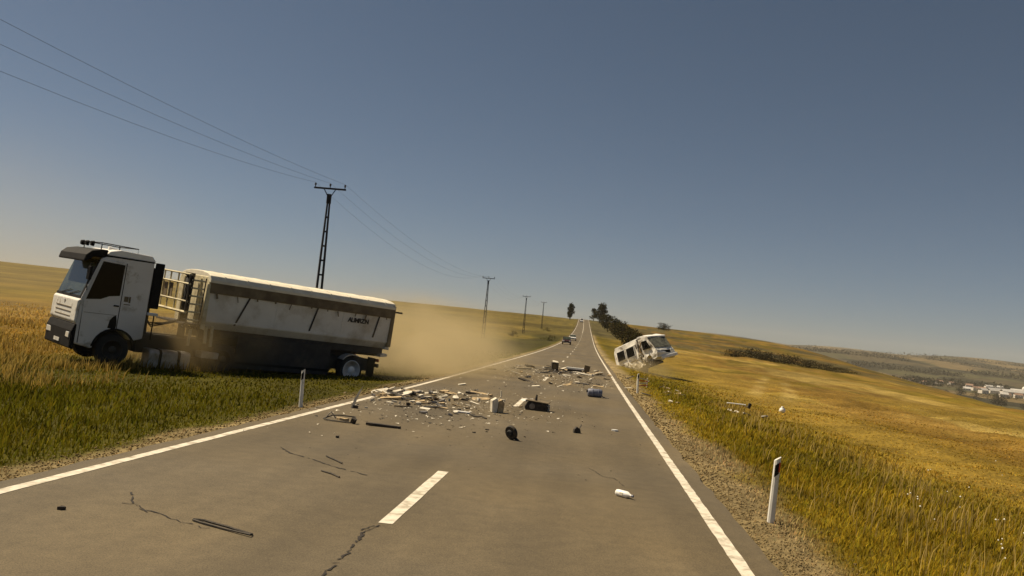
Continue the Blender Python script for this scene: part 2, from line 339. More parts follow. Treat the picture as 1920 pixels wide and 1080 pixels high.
def crack(pts, w):
    b = MB(); pp = []
    for (x0, y0), (x1, y1) in zip(pts, pts[1:]):
        n = max(2, int(math.hypot(x1-x0, y1-y0)/.06))
        for i in range(n):
            t = i/n; pp.append((x0+(x1-x0)*t+random.gauss(0, .012), y0+(y1-y0)*t+random.gauss(0, .012)))
    vs = []; fs = []
    for i, (x, y) in enumerate(pp):
        q = pp[min(i+1, len(pp)-1)]; p = pp[max(i-1, 0)]; dx, dy = q[0]-p[0], q[1]-p[1]; l = math.hypot(dx, dy) or 1
        ww = w*random.uniform(.25, 1.2); z = float(profile(y))+.006
        vs += [(x-dy/l*ww, y+dx/l*ww, z), (x+dy/l*ww, y-dx/l*ww, z)]
        if i and random.random() > .12: fs.append((2*i-2, 2*i-1, 2*i+1, 2*i))
    b.add(vs, fs); return tag(b.build('road_crack', MT['crack']), kind='structure')
crack([(-1.9, 6.2), (-1.88, 6.94), (-1.89, 7.36), (-1.92, 7.66), (-1.94, 8.06), (-1.92, 8.38), (-1.85, 8.55)], .012)
crack([(-1.92, 7.8), (-2.0, 8.25), (-1.92, 8.5)], .010)
crack([(-4.57, 8.63), (-4.31, 8.19), (-4.09, 7.99), (-3.87, 7.91), (-3.67, 7.78), (-3.44, 7.67), (-3.19, 7.58)], .012)
crack([(-4.38, 8.16), (-4.19, 8.12), (-3.97, 7.86)], .010)
crack([(-4.43, 12.65), (-4.11, 12.17), (-3.75, 11.94), (-3.32, 11.53), (-3.0, 11.33), (-2.61, 11.05)], .016)
crack([(.22, 13.95), (.43, 13.26), (.62, 13.14), (.72, 12.49)], .008)
# ------------------------------------------------------------------ grass and gravel
def tri_mesh(name, verts, cols, m, tris, kind='stuff'):
    me = bpy.data.meshes.new(name); nv = len(verts); me.vertices.add(nv); me.vertices.foreach_set('co', verts.astype(np.float32).ravel())
    me.loops.add(tris.size); me.loops.foreach_set('vertex_index', tris.ravel().astype(np.int32)); me.polygons.add(len(tris))
    me.polygons.foreach_set('loop_start', np.arange(0, tris.size, 3, dtype=np.int32)); me.polygons.foreach_set('loop_total', np.full(len(tris), 3, np.int32)); me.update(calc_edges=True)
    if cols is not None:
        a = me.color_attributes.new('Col', 'FLOAT_COLOR', 'POINT'); a.data.foreach_set('color', np.concatenate([cols, np.ones((nv, 1))], 1).astype(np.float32).ravel())
    me.materials.append(m); o = bpy.data.objects.new(name, me); C.objects.link(o)
    if kind: tag(o, kind=kind)
    return o
def leaf_mat(name, transl=.45):
    m = bpy.data.materials.new(name); m.use_nodes = True; N, L = m.node_tree.nodes, m.node_tree.links; N.remove(N['Principled BSDF'])
    at = N.new('ShaderNodeAttribute'); at.attribute_name = 'Col'; d = N.new('ShaderNodeBsdfDiffuse'); t = N.new('ShaderNodeBsdfTranslucent'); x = N.new('ShaderNodeMixShader'); x.inputs[0].default_value = transl
    ge = N.new('ShaderNodeNewGeometry'); n = N.new('ShaderNodeTexNoise'); n.inputs['Scale'].default_value = 1.7; n.inputs['Detail'].default_value = 3; L.new(ge.outputs['Position'], n.inputs['Vector'])
    r = N.new('ShaderNodeMapRange'); r.inputs['From Min'].default_value = .3; r.inputs['From Max'].default_value = .7; r.inputs['To Min'].default_value = .75; r.inputs['To Max'].default_value = 1.25; L.new(n.outputs['Fac'], r.inputs['Value'])
    mm = N.new('ShaderNodeMix'); mm.data_type = 'RGBA'; mm.blend_type = 'MULTIPLY'; mm.inputs[0].default_value = 1; L.new(at.outputs['Color'], mm.inputs[6]); L.new(r.outputs[0], mm.inputs[7])
    L.new(mm.outputs[2], d.inputs['Color']); L.new(mm.outputs[2], t.inputs['Color']); L.new(d.outputs[0], x.inputs[1]); L.new(t.outputs[0], x.inputs[2]); L.new(x.outputs[0], N['Material Output'].inputs['Surface'])
    return m
GRASS = leaf_mat('grass_blade'); LEAF = leaf_mat('tree_leaf', .25)
def polar(n, d0, d1, th0, th1):
    d = np.exp(RNG.uniform(math.log(d0), math.log(d1), n)); th = np.radians(RNG.uniform(th0, th1, n)); return d*np.sin(th), d*np.cos(th), d
def blades(name, x, y, d, hgt, wid, col, bend_amt=.35, tipcol=None):
    n = len(x); z = height(x, y)-.05; ang = RNG.uniform(0, 2*PI, n); la = RNG.uniform(0, 2*PI, n); ln = hgt*RNG.uniform(.1, bend_amt*2, n)
    # wind leans the stems a little to the right
    lx, ly = np.cos(la)*ln+.12*hgt, np.sin(la)*ln; wx, wy = np.cos(ang)*wid, np.sin(ang)*wid
    V = np.zeros((n, 5, 3)); B = np.stack([x, y, z], -1)
    V[:, 0] = B-np.stack([wx, wy, 0*wx], -1); V[:, 1] = B+np.stack([wx, wy, 0*wx], -1)
    mid = B+np.stack([lx*.35, ly*.35, hgt*.6], -1); V[:, 2] = mid-np.stack([wx, wy, 0*wx], -1)*.7; V[:, 3] = mid+np.stack([wx, wy, 0*wx], -1)*.7
    V[:, 4] = B+np.stack([lx, ly, hgt], -1)
    T = (np.arange(n)*5)[:, None, None]+np.array([[0, 1, 3], [0, 3, 2], [2, 3, 4]])[None]
    cc = np.repeat(col[:, None], 5, 1)
    if tipcol is not None: cc[:, 4] = tipcol; cc[:, 2:4] = .5*(cc[:, 2:4]+tipcol[:, None])
    return tri_mesh(name, V.reshape(-1, 3), cc.reshape(-1, 3), GRASS, T.reshape(-1, 3))
def field(n, d0, d1, th0, th1, side):
    x, y, d = polar(n, d0, d1, th0, th1); s = x-bend(y)
    edge = (-6.0-s) if side == 'l' else (s-2.1)
    k = edge > (.02 if side == 'l' else .05)+.35*RNG.random(n)+(.4 if side == 'l' else .6)*fbm(x*.8, y*.8, 5)-.12-.5*(RNG.random(n) < .12)
    k &= edge > .02
    k &= RNG.random(n) > smooth(d, .45*d1, d1)*.85
    xc = track_x(y); k &= ~((y > 60) & (y < 152) & ((np.abs(x-xc) < .7) | (np.abs(x-xc-2.6) < .7)))
    return x[k], y[k], d[k], edge[k]
def tint(x, y, jitter=.35):
    c = ground_colour(x, y); n = len(x); j = RNG.uniform(1-jitter, 1+jitter, (n, 1)); hue = RNG.normal(0, .08, (n, 1))
    return np.clip(c*j*np.concatenate([1+hue, np.ones((n, 1)), np.ones((n, 1))], 1)*np.where(x > 0, 2.0, 1.5)[:, None], 0, 1)
x, y, d, e = field(150000, 5, 95, -60, -2, 'l')
hh = RNG.uniform(.06, .16, len(x))*(.4+1.2*fbm(x*.35, y*.35, 14))*np.clip(.35+e*.5, .4, 1.4)*(1-.55*smooth(y, 17, 24)*(1-smooth(y, 34, 46)))
blades('grass', x, y, d, hh, np.clip(.0008*d, .004, .06), tint(x, y))
x, y, d, e = field(230000, 5, 110, 3, 66, 'r')
hh = RNG.uniform(.04, .13, len(x))*(.3+1.3*fbm(x*.35, y*.35, 14))*np.clip(.35+e*.45, .4, 1.25)*(1-.60*smooth(e, 5.5, 10))*(1-.6*smooth(d, 45, 100))
blades('grass', x, y, d, hh, np.clip(.0008*d, .004, .06), tint(x, y))
# taller straw coloured weeds along the right ditch and in front of the truck
x, y, d, e = field(120000, 6, 75, 3, 60, 'r')
band = np.exp(-((e-4.2-.02*y)/1.1)**2)*.26+np.exp(-((e-2.2)/.7)**2)*.05; k = RNG.random(len(x)) < band*smooth(fbm(x*.45, y*.3, 41), .42, .6)
x, y, d = x[k], y[k], d[k]; c = np.where(RNG.random((len(x), 1)) < .65, STRAW*1.2, OLIVE)*RNG.uniform(.6, 1.3, (len(x), 1))
blades('weeds', x, y, d, RNG.uniform(.2, .5, len(x)), np.clip(.0006*d, .003, .05), c, .2, tipcol=np.broadcast_to(STRAW*1.5, (len(x), 3)).copy())
x, y, d, e = field(60000, 12, 60, -45, -12, 'l')
k = (RNG.random(len(x)) < .75*smooth(fbm(x*.3, y*.3, 51), .45, .65)*smooth(-x, 11, 15)); x, y, d = x[k], y[k], d[k]
blades('weeds', x, y, d, RNG.uniform(.15, .42, len(x)), np.clip(.0006*d, .003, .05), np.where(RNG.random((len(x), 1)) < .6, ORANGE, OLIVE)*RNG.uniform(.5, 1.3, (len(x), 1)), .25, tipcol=np.broadcast_to(STRAW, (len(x), 3)).copy())
# loose stones on both shoulders
def stones(n, side):
    x, y, d = polar(n, 5, 60, -60 if side == 'l' else 2, -4 if side == 'l' else 50); s = x-bend(y); e = (-5.95-s) if side == 'l' else (s-2.05)
    k = (e > -.06) & (e < (.30 if side == 'l' else .40)+(.5 if side == 'l' else .8)*RNG.random(n)**2); x, y, d, n = x[k], y[k], d[k], int(k.sum())
    r = RNG.uniform(.005, .019, n)*np.clip(d/11, .8, 2.6); base = np.array([[1, 0, 0], [-1, 0, 0], [0, 1, 0], [0, -1, 0], [0, 0, .7], [0, 0, -.7]])
    V = base[None]*r[:, None, None]*RNG.uniform(.6, 1.3, (n, 6, 1)); a = RNG.uniform(0, 2*PI, n); ca, sa = np.cos(a)[:, None], np.sin(a)[:, None]
    V = np.stack([V[..., 0]*ca-V[..., 1]*sa, V[..., 0]*sa+V[..., 1]*ca, V[..., 2]], -1)+np.stack([x, y, height(x, y)-.03+r*.3], -1)[:, None]
    T = np.array([[0, 2, 4], [2, 1, 4], [1, 3, 4], [3, 0, 4], [2, 0, 5], [1, 2, 5], [3, 1, 5], [0, 3, 5]]); T = (np.arange(n)*6)[:, None, None]+T[None]
    c = np.repeat((np.array([.38, .29, .15])*RNG.uniform(.45, 1.4, (n, 1)))[:, None], 6, 1)
    tri_mesh('gravel', V.reshape(-1, 3), c.reshape(-1, 3), GRASS, T.reshape(-1, 3))
stones(90000, 'l'); stones(90000, 'r')
# small pale flower heads in the right-hand grass
x, y, d, e = field(9000, 7, 40, 20, 60, 'r'); k = (e > 3) & (RNG.random(len(x)) < .035); b = MB()
for X, Y in zip(x[k], y[k]):
    z = hz(X, Y)+random.uniform(.15, .32); r = random.uniform(.012, .022); b.add([(X-r, Y, z), (X, Y-r, z), (X+r, Y, z), (X, Y+r, z), (X, Y, z+r), (X, Y, z-r)], [(0, 1, 4), (1, 2, 4), (2, 3, 4), (3, 0, 4), (1, 0, 5), (2, 1, 5), (3, 2, 5), (0, 3, 5)])
tag(b.build('wildflowers', MT['flower']), kind='stuff')

# ------------------------------------------------------------------ tipper truck
TRUCK = empty('tipper_truck', (-16.70, 25.96, -.055), (math.radians(-2.7), -.031, math.radians(229.5)),
              'white tipper truck with a covered trailer run off the road in a cloud of dust', 'truck')
W = 1.25
def arch(cx, cz, r, a0, a1, n=10): return [(cx+r*math.cos(a0+(a1-a0)*i/n), cz+r*math.sin(a0+(a1-a0)*i/n)) for i in range(n+1)]
def wheel(parent, x, y, rad=.52, wid=.32, rimmat='steel', name='wheel', out=1, z=None):
    z = rad if z is None else z; g = rad/.52
    q = .385 if rimmat == 'steel' else .30
    prof = [(.30*g, -wid/2), (.47*g, -wid/2), (.51*g, -wid/2+.035), (.52*g, -wid/4), (.52*g, wid/4), (.51*g, wid/2-.035), (.47*g, wid/2), (q*g, wid/2)]
    t = MB().lathe(prof, 28, (0, 0, 0)).build(name, MT['rubber'], parent, smooth=False); t.location = (x, y, z)
    o = out; k = MB(); g2 = g*(1.27 if rimmat == 'steel' else 1)
    k.lathe([(.315*g2, o*(wid/2+.012)), (.30*g2, o*(wid/2+.02)), (.27*g2, o*(wid/2-.01)), (.25*g2, o*(wid/2-.07)), (.15*g2, o*(wid/2-.05)), (.12*g2, o*(wid/2+.02)), (.09*g2, o*(wid/2+.045)), (.0, o*(wid/2+.05))], 24)
    r = k.build('rim', MT[rimmat], t, smooth=True)
    if rimmat == 'steel':
        h = MB()
        for i in range(8):
            a = 2*PI*i/8; h.lathe([(.028*g, o*(wid/2-.061)), (.028*g, o*(wid/2-.05)), (0, o*(wid/2-.049))], 8, (.2*g*math.cos(a), 0, .2*g*math.sin(a)))
        tag(h.build('vent_holes', MT['black'], t), kind='stuff')
    return t
def truck():
    T = TRUCK
    # cab shell
    side = [(.02, .62), (.03, 1.25), (.0, 2.04), (-.40, 3.36), (-.62, 3.47), (-2.05, 3.47), (-2.05, .95), (-1.77, .86)]+arch(-1.17, .52, .62, math.radians(147), math.radians(2), 12)+[(-.52, .5)]
    MB().prism(side, -W, W).build('cab', MT['cab'], T, bevel=.05, segs=3)
    roof = [(-.55, 3.475), (-.62, 3.60), (-.95, 3.69), (-1.95, 3.66), (-2.07, 3.52), (-2.07, 3.475)]
    MB().prism(roof, -W+.03, W-.03).build('cab_roof', MT['camper_roof'], T, bevel=.05, segs=3)
    MB().prism([(-.41, 3.42), (-.50, 3.47), (-2.06, 3.474), (-2.06, 3.44), (-.5, 3.425)], -W-.006, W+.006).build('roof_seam', MT['black'], T)
    # sun visor and dark roof front
    v = MB().prism([(-.40, 3.38), (-.18, 3.38), (.09, 3.17), (.14, 3.20), (.09, 3.40), (-.06, 3.55), (-.36, 3.63), (-.55, 3.63), (-.53, 3.47), (-.42, 3.44)], -W-.02, W+.02)
    v.build('sun_visor', MT['black'], T, bevel=.03)
    # windscreen, follows the rake of the front
    def rake(z): return -.0-.40*(z-2.04)/(3.36-2.04)
    q = [(rake(2.10)+.016, 2.10), (rake(3.30)+.016, 3.30), (rake(3.30)-.02, 3.30), (rake(2.10)-.02, 2.10)]
    MB().prism(q, -W+.10, W-.17).build('windscreen', MT['screen'], T)
    MB().prism([(rake(2.02)+.02, 2.02), (rake(2.10)+.022, 2.10), (rake(2.10)-.02, 2.10), (rake(2.02)-.02, 2.02)], -W+.04, W-.06).build('wiper_cowl', MT['black'], T)
    MB().box((rake(2.7)+.012, W-.105, 2.68), (.05, .13, 1.24), (0, -.29, 0)).build('windscreen_pillar', MT['black'], T)
    w = MB()
    for yy in (-.7, .1): w.tube([(rake(2.1)+.04, yy, 2.1), (rake(2.2)+.035, yy+.75, 2.24)], .012, 5)
    w.build('wiper', MT['black'], T)
    # door with its window
    dpoly = [(-.10, .62), (-.07, 2.02), (-.42, 3.33), (-1.16, 3.30), (-1.16, 1.2)]+arch(-1.17, .52, .66, math.radians(90), math.radians(12), 8)
    dr = MB().prism(dpoly, W-.001, W+.022).build('door', MT['cab'], T, bevel=.012)
    MB().prism([(-.12, 2.03), (-.445, 3.27), (-1.12, 3.24), (-1.11, 2.25), (-.80, 2.20), (-.55, 2.08)], W+.02, W+.03).build('side_window', MT['glass'], dr)
    MB().box((-1.05, W+.04, 1.92), (.16, .04, .05)).build('door_handle', MT['black'], dr, bevel=.01)
    for xx, z0, z1 in ((-1.178, 1.16, 3.3), (-.085, .66, 2.02)): MB().box((xx, W+.003, (z0+z1)/2), (.022, .012, z1-z0)).build('door_gap', MT['black'], T)
    MB().box((-.62, W+.024, 1.62), (1.0, .006, .012)).build('door_crease', MT['rim_band'], dr)
    dpoly2 = MB().prism(dpoly, -W-.022, -W+.001).build('door', MT['cab'], T, bevel=.012)
    MB().prism([(-.12, 2.03), (-.445, 3.27), (-1.12, 3.24), (-1.11, 2.25), (-.55, 2.08)], -W-.03, -W-.02).build('side_window', MT['glass'], dpoly2)
    # A-pillar trim strip along the windscreen edge
    MB().tube([(-.03, W-.005, 1.0), (.0, W+.0, 2.04), (-.40, W-.005, 3.34)], .022, 6).build('corner_trim', MT['cab'], T)
    # mirror
    mm = MB().tube([(-.18, W, 3.2), (-.02, W+.22, 3.15), (-.02, W+.22, 2.45), (-.1, W, 2.3)], .015, 5).build('mirror_arm', MT['black'], T)
    MB().box((-.03, W+.22, 2.85), (.09, .18, .42), (0, 0, .2)).build('mirror', MT['black'], mm, bevel=.02)
    # small dark badge on the side panel behind the door: two bars over a line
    em = MB().box((-1.44, W+.004, 2.16), (.055, .012, .20)); em.box((-1.33, W+.004, 2.17), (.13, .012, .17)); em.box((-1.375, W+.004, 2.0), (.2, .012, .028))
    em.build('badge', MT['rim_band'], T)
    # crescent vent above the wheel arch
    cres = arch(-1.30, 1.12, .42, math.radians(75), math.radians(165), 8)[::-1]; cres = [(-1.62+.5, 1.18)]+[(-1.10-.0, 1.62), (-1.02, 1.58), (-.93, 1.45), (-.89, 1.2), (-1.13, 1.18), (-1.15, 1.3), (-1.14, 1.45)]
    MB().prism(cres[1:], W+.02, W+.028).build('air_vent', MT['black'], T)
    # front: white upper grille, dark lower bumper, lamps
    g = MB().prism([(.03, 1.22), (.10, 1.30), (.085, 1.95), (.0, 2.03)], -W+.02, W-.01); g.build('grille_panel', MT['white'], T, bevel=.03)
    for k in range(3): MB().box((.10, .0, 1.42+.14*k), (.016, 1.5, .03)).build('grille_slot', MT['rim_band'], T, bevel=.005)
    e2 = MB().add([(.104, 0, 1.78), (.104, -.09, 1.9), (.104, 0, 2.02-.02), (.104, .09, 1.9), (.118, 0, 1.9)], [(0, 1, 4), (1, 2, 4), (2, 3, 4), (3, 0, 4)]); e2.build('front_emblem', MT['steel'], T)
    bp = MB().prism([(.0, .42), (.13, .46), (.14, 1.0), (.06, 1.22), (.0, 1.22)], -W-.01, W+.005); bp.build('bumper', MT['black'], T, bevel=.04)
    for yy in (-.92, .92): MB().box((.135, yy, .86), (.03, .44, .18), (0, 0, -.08*(1 if yy > 0 else -1))).build('headlight', MT['lamp'], T, bevel=.02)
    MB().box((.146, 0, .62), (.014, .52, .11)).build('number_plate', MT['white'], T)
    for zz in (.40, .66): MB().box((-.33, W-.05, zz), (.40, .1, .05)).build('cab_step', MT['black'], T)
    a = arch(-1.17, .52, .63, math.radians(5), math.radians(178), 12); a2 = arch(-1.17, .52, .69, math.radians(178), math.radians(5), 12)
    MB().prism(a+a2, W-.15, W+.04).build('wheel_arch', MT['black'], T)
    # roof rail and horns
    r = MB()
    for yy in (-.8, .85):
        r.tube([(-.45, yy, 3.62), (-.45, yy, 3.84), (-1.6, yy, 3.82), (-1.6, yy, 3.62)], .018, 6); r.tube([(-1.0, yy, 3.64), (-1.0, yy, 3.83)], .015, 5)
    r.tube([(-.45, -.8, 3.84), (-.45, .85, 3.84)], .018, 6); r.tube([(-1.6, -.8, 3.82), (-1.6, .85, 3.82)], .018, 6)
    r.build('roof_rail', MT['black'], T)
    for yy in (-.45, .0, .5):
        MB().lathe([(.09, 0), (.085, .04), (.07, .10), (.0, .1)], 12, (0, 0, 0), 'x').build('roof_lamp', MT['black'], T).location = (-.32, yy, 3.78)
    MB().tube([(-1.35, .3, 3.66), (-.85, .3, 3.72)], [.03, .06], 8).build('air_horn', MT['steel'], T)
    # deflector and things behind the cab
    MB().box((-2.24, W-.03, 2.72), (.30, .06, 1.5)).build('side_deflector', MT['black'], T, bevel=.02)
    MB().box((-2.24, -W+.03, 2.72), (.30, .06, 1.5)).build('side_deflector', MT['black'], T, bevel=.02)
    MB().box((-2.14, .1, 2.2), (.12, 1.9, 2.2)).build('cab_rear_wall', MT['chassis'], T)
    MB().box((-2.25, W-.12, 1.78), (.36, .24, .09)).build('air_intake', MT['cab'], T, bevel=.02)
    MB().tube([(-2.30, W-.02, 1.74), (-2.30, W-.02, .95)], .022, 6).build('marker_rod', MT['black'], T)
    # chassis
    ch = MB()
    for yy in (-.42, .42):
        ch.box((-3.0, yy, .95), (5.6, .09, .26)); ch.box((-8.0, yy*1.1, 1.28), (7.6, .10, .32))
    for xx in (-2.6, -4.2, -5.6, -6.8, -8.2, -9.4, -10.6, -11.5): ch.box((xx, 0, 1.0 if xx > -5 else 1.25), (.12, 1.1, .2))
    ch.box((-10.0, 0, .75), (2.6, 1.5, .5)).box((-5.0, 0, .72), (1.4, 1.5, .45)).box((-6.9, .3, .9), (2.2, 1.4, .55))
    ch.box((-8.3, 0, 1.36), (7.0, 1.9, .26)).box((-8.0, 0, .8), (5.6, .9, .7)).box((-3.4, -.2, .75), (2.6, 1.6, .6))  # wide boxes added to close the bright gaps in the shaded underside
    ch.build('chassis', MT['chassis'], T, bevel=.01)
    wheel(T, -1.17, W-.18, rimmat='dark_steel', out=1); wheel(T, -1.17, -W+.18, rimmat='dark_steel', out=-1)
    for xx in (-4.9,): wheel(T, xx, W-.33, wid=.6, rimmat='dark_steel'); wheel(T, xx, -W+.33, wid=.6, rimmat='dark_steel', out=-1)
    for xx, rm in ((-10.25, 'steel'),):
        wheel(T, xx, W-.18, rimmat=rm, wid=.36); wheel(T, xx, -W+.18, rimmat=rm, wid=.36, out=-1)
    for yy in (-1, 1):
        MB().box((-7.35, yy*1.08, .80), (3.9, .05, 1.15)).build('underside_shade_panel', MT['chassis'], T, bevel=.02)  # added dark panel standing in for the shaded, dusty space under the trailer
        MB().box((-7.35, yy*1.11, .42), (3.9, .03, .09)).build('shade_panel_rail', MT['black'], T)  # added dark rail on the stand-in shade panel
    MB().box((-7.5, 0, .62), (3.6, 1.9, .7)).build('underside_shade_block', MT['chassis'], T, bevel=.04)  # added dark block, fills the trailer underside where there is only shade
    a = arch(-10.25, .52, .60, math.radians(40), math.radians(115), 8); a2 = arch(-10.25, .52, .63, math.radians(115), math.radians(40), 8)
    MB().prism(a+a2, W-.36, W+.03).build('mudguard', MT['alu'], T)
    # fuel tanks
    tk = MB().prism([(W-.62, .0), (W-.04, .0), (W+.02, .06), (W+.02, .56), (W-.06, .64), (W-.62, .64)], -3.75, -2.35, 'x').build('fuel_tank', MT['alu'], T, bevel=.04, segs=3)
    for xx in (-2.72, -3.35):
        MB().prism([(W-.64, -.012), (W-.04, -.012), (W+.034, .055), (W+.034, .565), (W-.055, .652), (W-.64, .652)], xx-.045, xx+.045, 'x').build('tank_strap', MT['black'], tk)
    MB().box((-4.35, W-.1, .62), (.62, .5, .22)).build('side_locker', MT['alu'], T, bevel=.02)
    # tipper body
    L0, L1 = -4.05, -11.89
    sec = [(-.95, 1.50), (.95, 1.50), (1.17, 1.74), (1.225, 2.78), (1.225, 3.1), (-1.225, 3.1), (-1.225, 2.78), (-1.17, 1.74)]
    MB().prism(sec, L1+.06, L0, 'x').build('tipper_body', MT['body'], T, bevel=.02)
    for yy in (-1, 1): MB().box(((L0+L1)/2, yy*1.245, 2.97), (L0-L1+.02, .07, .44)).build('rim_rail', MT['rim_band'], T, bevel=.015)
    n = 9; top = []
    for i in range(n):
        a = PI*i/(n-1); top.append((-1.285*math.cos(a), 3.195+.30*math.sin(a)**.7))
    tp = MB().prism([(-1.285, 3.10)]+top+[(1.285, 3.10)], L1-.02, L0+.05, 'x').build('tarpaulin', MT['tarp'], T, bevel=.02, smooth=False)
    for i in range(9):                                     # roof bows showing through the cover
        xx = L0-.5-i*.86; MB().prism([(y_*1.004, z_+.012) for y_, z_ in top], xx-.025, xx+.025, 'x').build('tarp_bow', MT['tarp'], tp)
    for i in range(11):
        xx = L0-.35-i*.7+random.uniform(-.2, .2); hgt = random.uniform(.05, .22); MB().box((xx, 1.282, 2.75-hgt/2), (random.uniform(.03, .07), .006, hgt), (0, random.uniform(-.3, .3), 0)).build('tarp_tie', MT['rim_band'], T)
    def strap(xa, za, xb, zb, name='side_strap', w=.035):
        ya, yb = 1.225+.008, 1.17+.055*(zb-1.74)/1.04+.008
        b = MB(); b.add([(xa-w, ya, za), (xa+w, ya, za), (xb+w, yb, zb), (xb-w, yb, zb), (xa-w, ya+.012, za), (xa+w, ya+.012, za), (xb+w, yb+.012, zb), (xb-w, yb+.012, zb)],
              [(0, 1, 2, 3), (4, 5, 6, 7), (0, 1, 5, 4), (1, 2, 6, 5), (2, 3, 7, 6), (3, 0, 4, 7)]); b.build(name, MT['chassis'], T)
    strap(-5.55, 2.75, -5.15, 1.72); strap(-8.35, 2.75, -8.15, 1.85); strap(-11.2, 2.75, -11.05, 1.9)
    MB().box(((L0+L1)/2, 1.172, 1.80), (L0-L1-.1, .05, .05)).build('lower_rib', MT['body'], T)
    for xx in (-6.7, -9.55): MB().prism([(1.17, 1.78), (1.228, 2.74), (1.236, 2.74), (1.178, 1.78)], xx-.03, xx+.03, 'x').build('panel_joint', MT['body'], T)
    # lettering near the rear, mostly worn away
    cu = bpy.data.curves.new('lettering', 'FONT'); cu.body = "AUMRZ'N"; cu.size = .25; cu.extrude = .004; cu.align_x = 'CENTER'; cu.offset = .008; cu.space_character = .85
    tx = bpy.data.objects.new('lettering', cu); C.objects.link(tx); bpy.context.view_layer.update()
    me = bpy.data.meshes.new_from_object(tx); bpy.data.objects.remove(tx); me.materials.clear(); me.materials.append(MT['chassis'])
    tx = bpy.data.objects.new('lettering', me); C.objects.link(tx); tx.parent = T
    tx.matrix_local = Matrix.Translation((-10.25, 1.222, 2.40)) @ Matrix(((-1, 0, 0, 0), (0, .053, 1, 0), (0, 1, -.053, 0), (0, 0, 0, 1)))
    # tail: frame posts, tailgate, hinge bar, bumper, flaps
    for yy in (-1.2, 1.2): MB().box((L1+.03, yy, 2.42), (.16, .13, 1.66)).build('tail_post', MT['rim_band'], T, bevel=.015)
    MB().box((L1-.03, 0, 2.38), (.06, 2.3, 1.6)).build('tailgate', MT['body'], T, bevel=.02)
    MB().box((L1-.25, 1.1, 3.02), (.5, .05, .07)).build('hinge_bar', MT['chassis'], T)
    MB().box((L1+.02, 0, 1.52), (.2, 2.3, .12)).build('tail_beam', MT['body'], T, bevel=.02)
    MB().box((L1+.35, 0, .78), (.12, 2.3, .14)).build('rear_bumper', MT['chassis'], T, bevel=.02)
    for yy in (-.95, .95): MB().box((L1+.55, yy, .70), (.03, .5, .75)).build('mud_flap', MT['black'], T)
    MB().box((L1+.15, .95, 1.22), (.34, .45, .10), (0, .15, 0)).build('tail_lamp_bracket', MT['alu'], T)
    for yy in (-.85, .85): MB().box((L1+.27, yy, .98), (.05, .4, .12)).build('tail_lamp', MT['red'], T)
    # front wall of the tipper, its ram, ladder and guard rails
    MB().prism([(1.17, 1.55), (1.225, 3.12), (1.05, 3.3), (-1.05, 3.3), (-1.225, 3.12), (-1.17, 1.55)], L0+.001, L0+.07, 'x').build('front_wall', MT['cream'], T, bevel=.02)
    for yy in (-.75, .6): MB().box((L0+.10, yy, 2.4), (.06, .10, 1.6)).build('wall_rib', MT['cream'], T)
    for yy in (1.16,): MB().prism([(L0-.02, 1.45), (L0+.14, 1.5), (L0+.10, 3.05), (L0-.02, 3.05)], yy-.0, yy+.09, 'y').build('corner_post', MT['cream'], T, bevel=.01)
    MB().tube([(L0+.33, .22, .95), (L0+.33, .22, 3.22)], .13, 14).build('tipping_ram', MT['black'], T, smooth=True)
    MB().tube([(L0+.33, .22, 3.22), (L0+.33, .22, 3.34)], .17, 12).build('ram_head', MT['chassis'], T)
    for xx in (L0+.18, L0+.62): MB().tube([(xx, 1.12, 1.62), (xx-.03, 1.14, 3.22)], .022, 6).build('ladder_rail', MT['chassis'], T)
    for k in range(6): MB().tube([(L0+.18, 1.12, 1.75+.27*k), (L0+.62, 1.12, 1.75+.27*k)], .034, 6).build('ladder_rung', MT['cream'], T)
    for zz in (3.28, 2.95, 2.35, 1.98):
        MB().tube([(L0+.66, 1.08, zz), (L0+.75, -1.15, zz+.04)], .036 if zz > 2 else .05, 6).build('guard_rail', MT['cream'], T)
    for yy in (1.05, .1, -.55, -1.1): MB().tube([(L0+.68, yy, 1.95), (L0+.68, yy, 3.3)], .028, 6).build('rail_post', MT['cream'] if yy < .5 else MT['chassis'], T)
    MB().box((L0+.42, 0, 1.60), (.6, 2.3, .06)).build('catwalk', MT['chassis'], T)
    for yy in (-.9, -.45): MB().box((L0+.66, yy, 2.66), (.02, .3, .5)).build('rail_panel', MT['rim_band'], T)
    for k in range(5): MB().lathe([(.05, -.06), (.06, 0), (.05, .06)], 8, (L0+.25+.13*k-.1, 1.1, 1.5+.02*(k % 2))).build('hose_coupling', MT['black'], T)
    for k in range(3):
        MB().tube([(-2.15, .2+.15*k, 1.9), (-2.5, .3+.15*k, 1.45-.05*k), (-3.0, .35+.12*k, 1.5), (L0+.3, .4+.1*k, 1.75)], .025, 6).build('air_hose', MT['black'], T)
    MB().tube([(L0+.32, .95, 1.55), (L0+.36, .98, .85)], .05, 6).build('landing_leg', MT['cream'], T)
    for k in range(2): MB().tube([(L0-.12-.22*k, 1.12, 1.6), (L0-.15-.22*k, 1.14, 1.0-.1*k)], .055, 6).build('body_prop', MT['cream'], T)
truck()

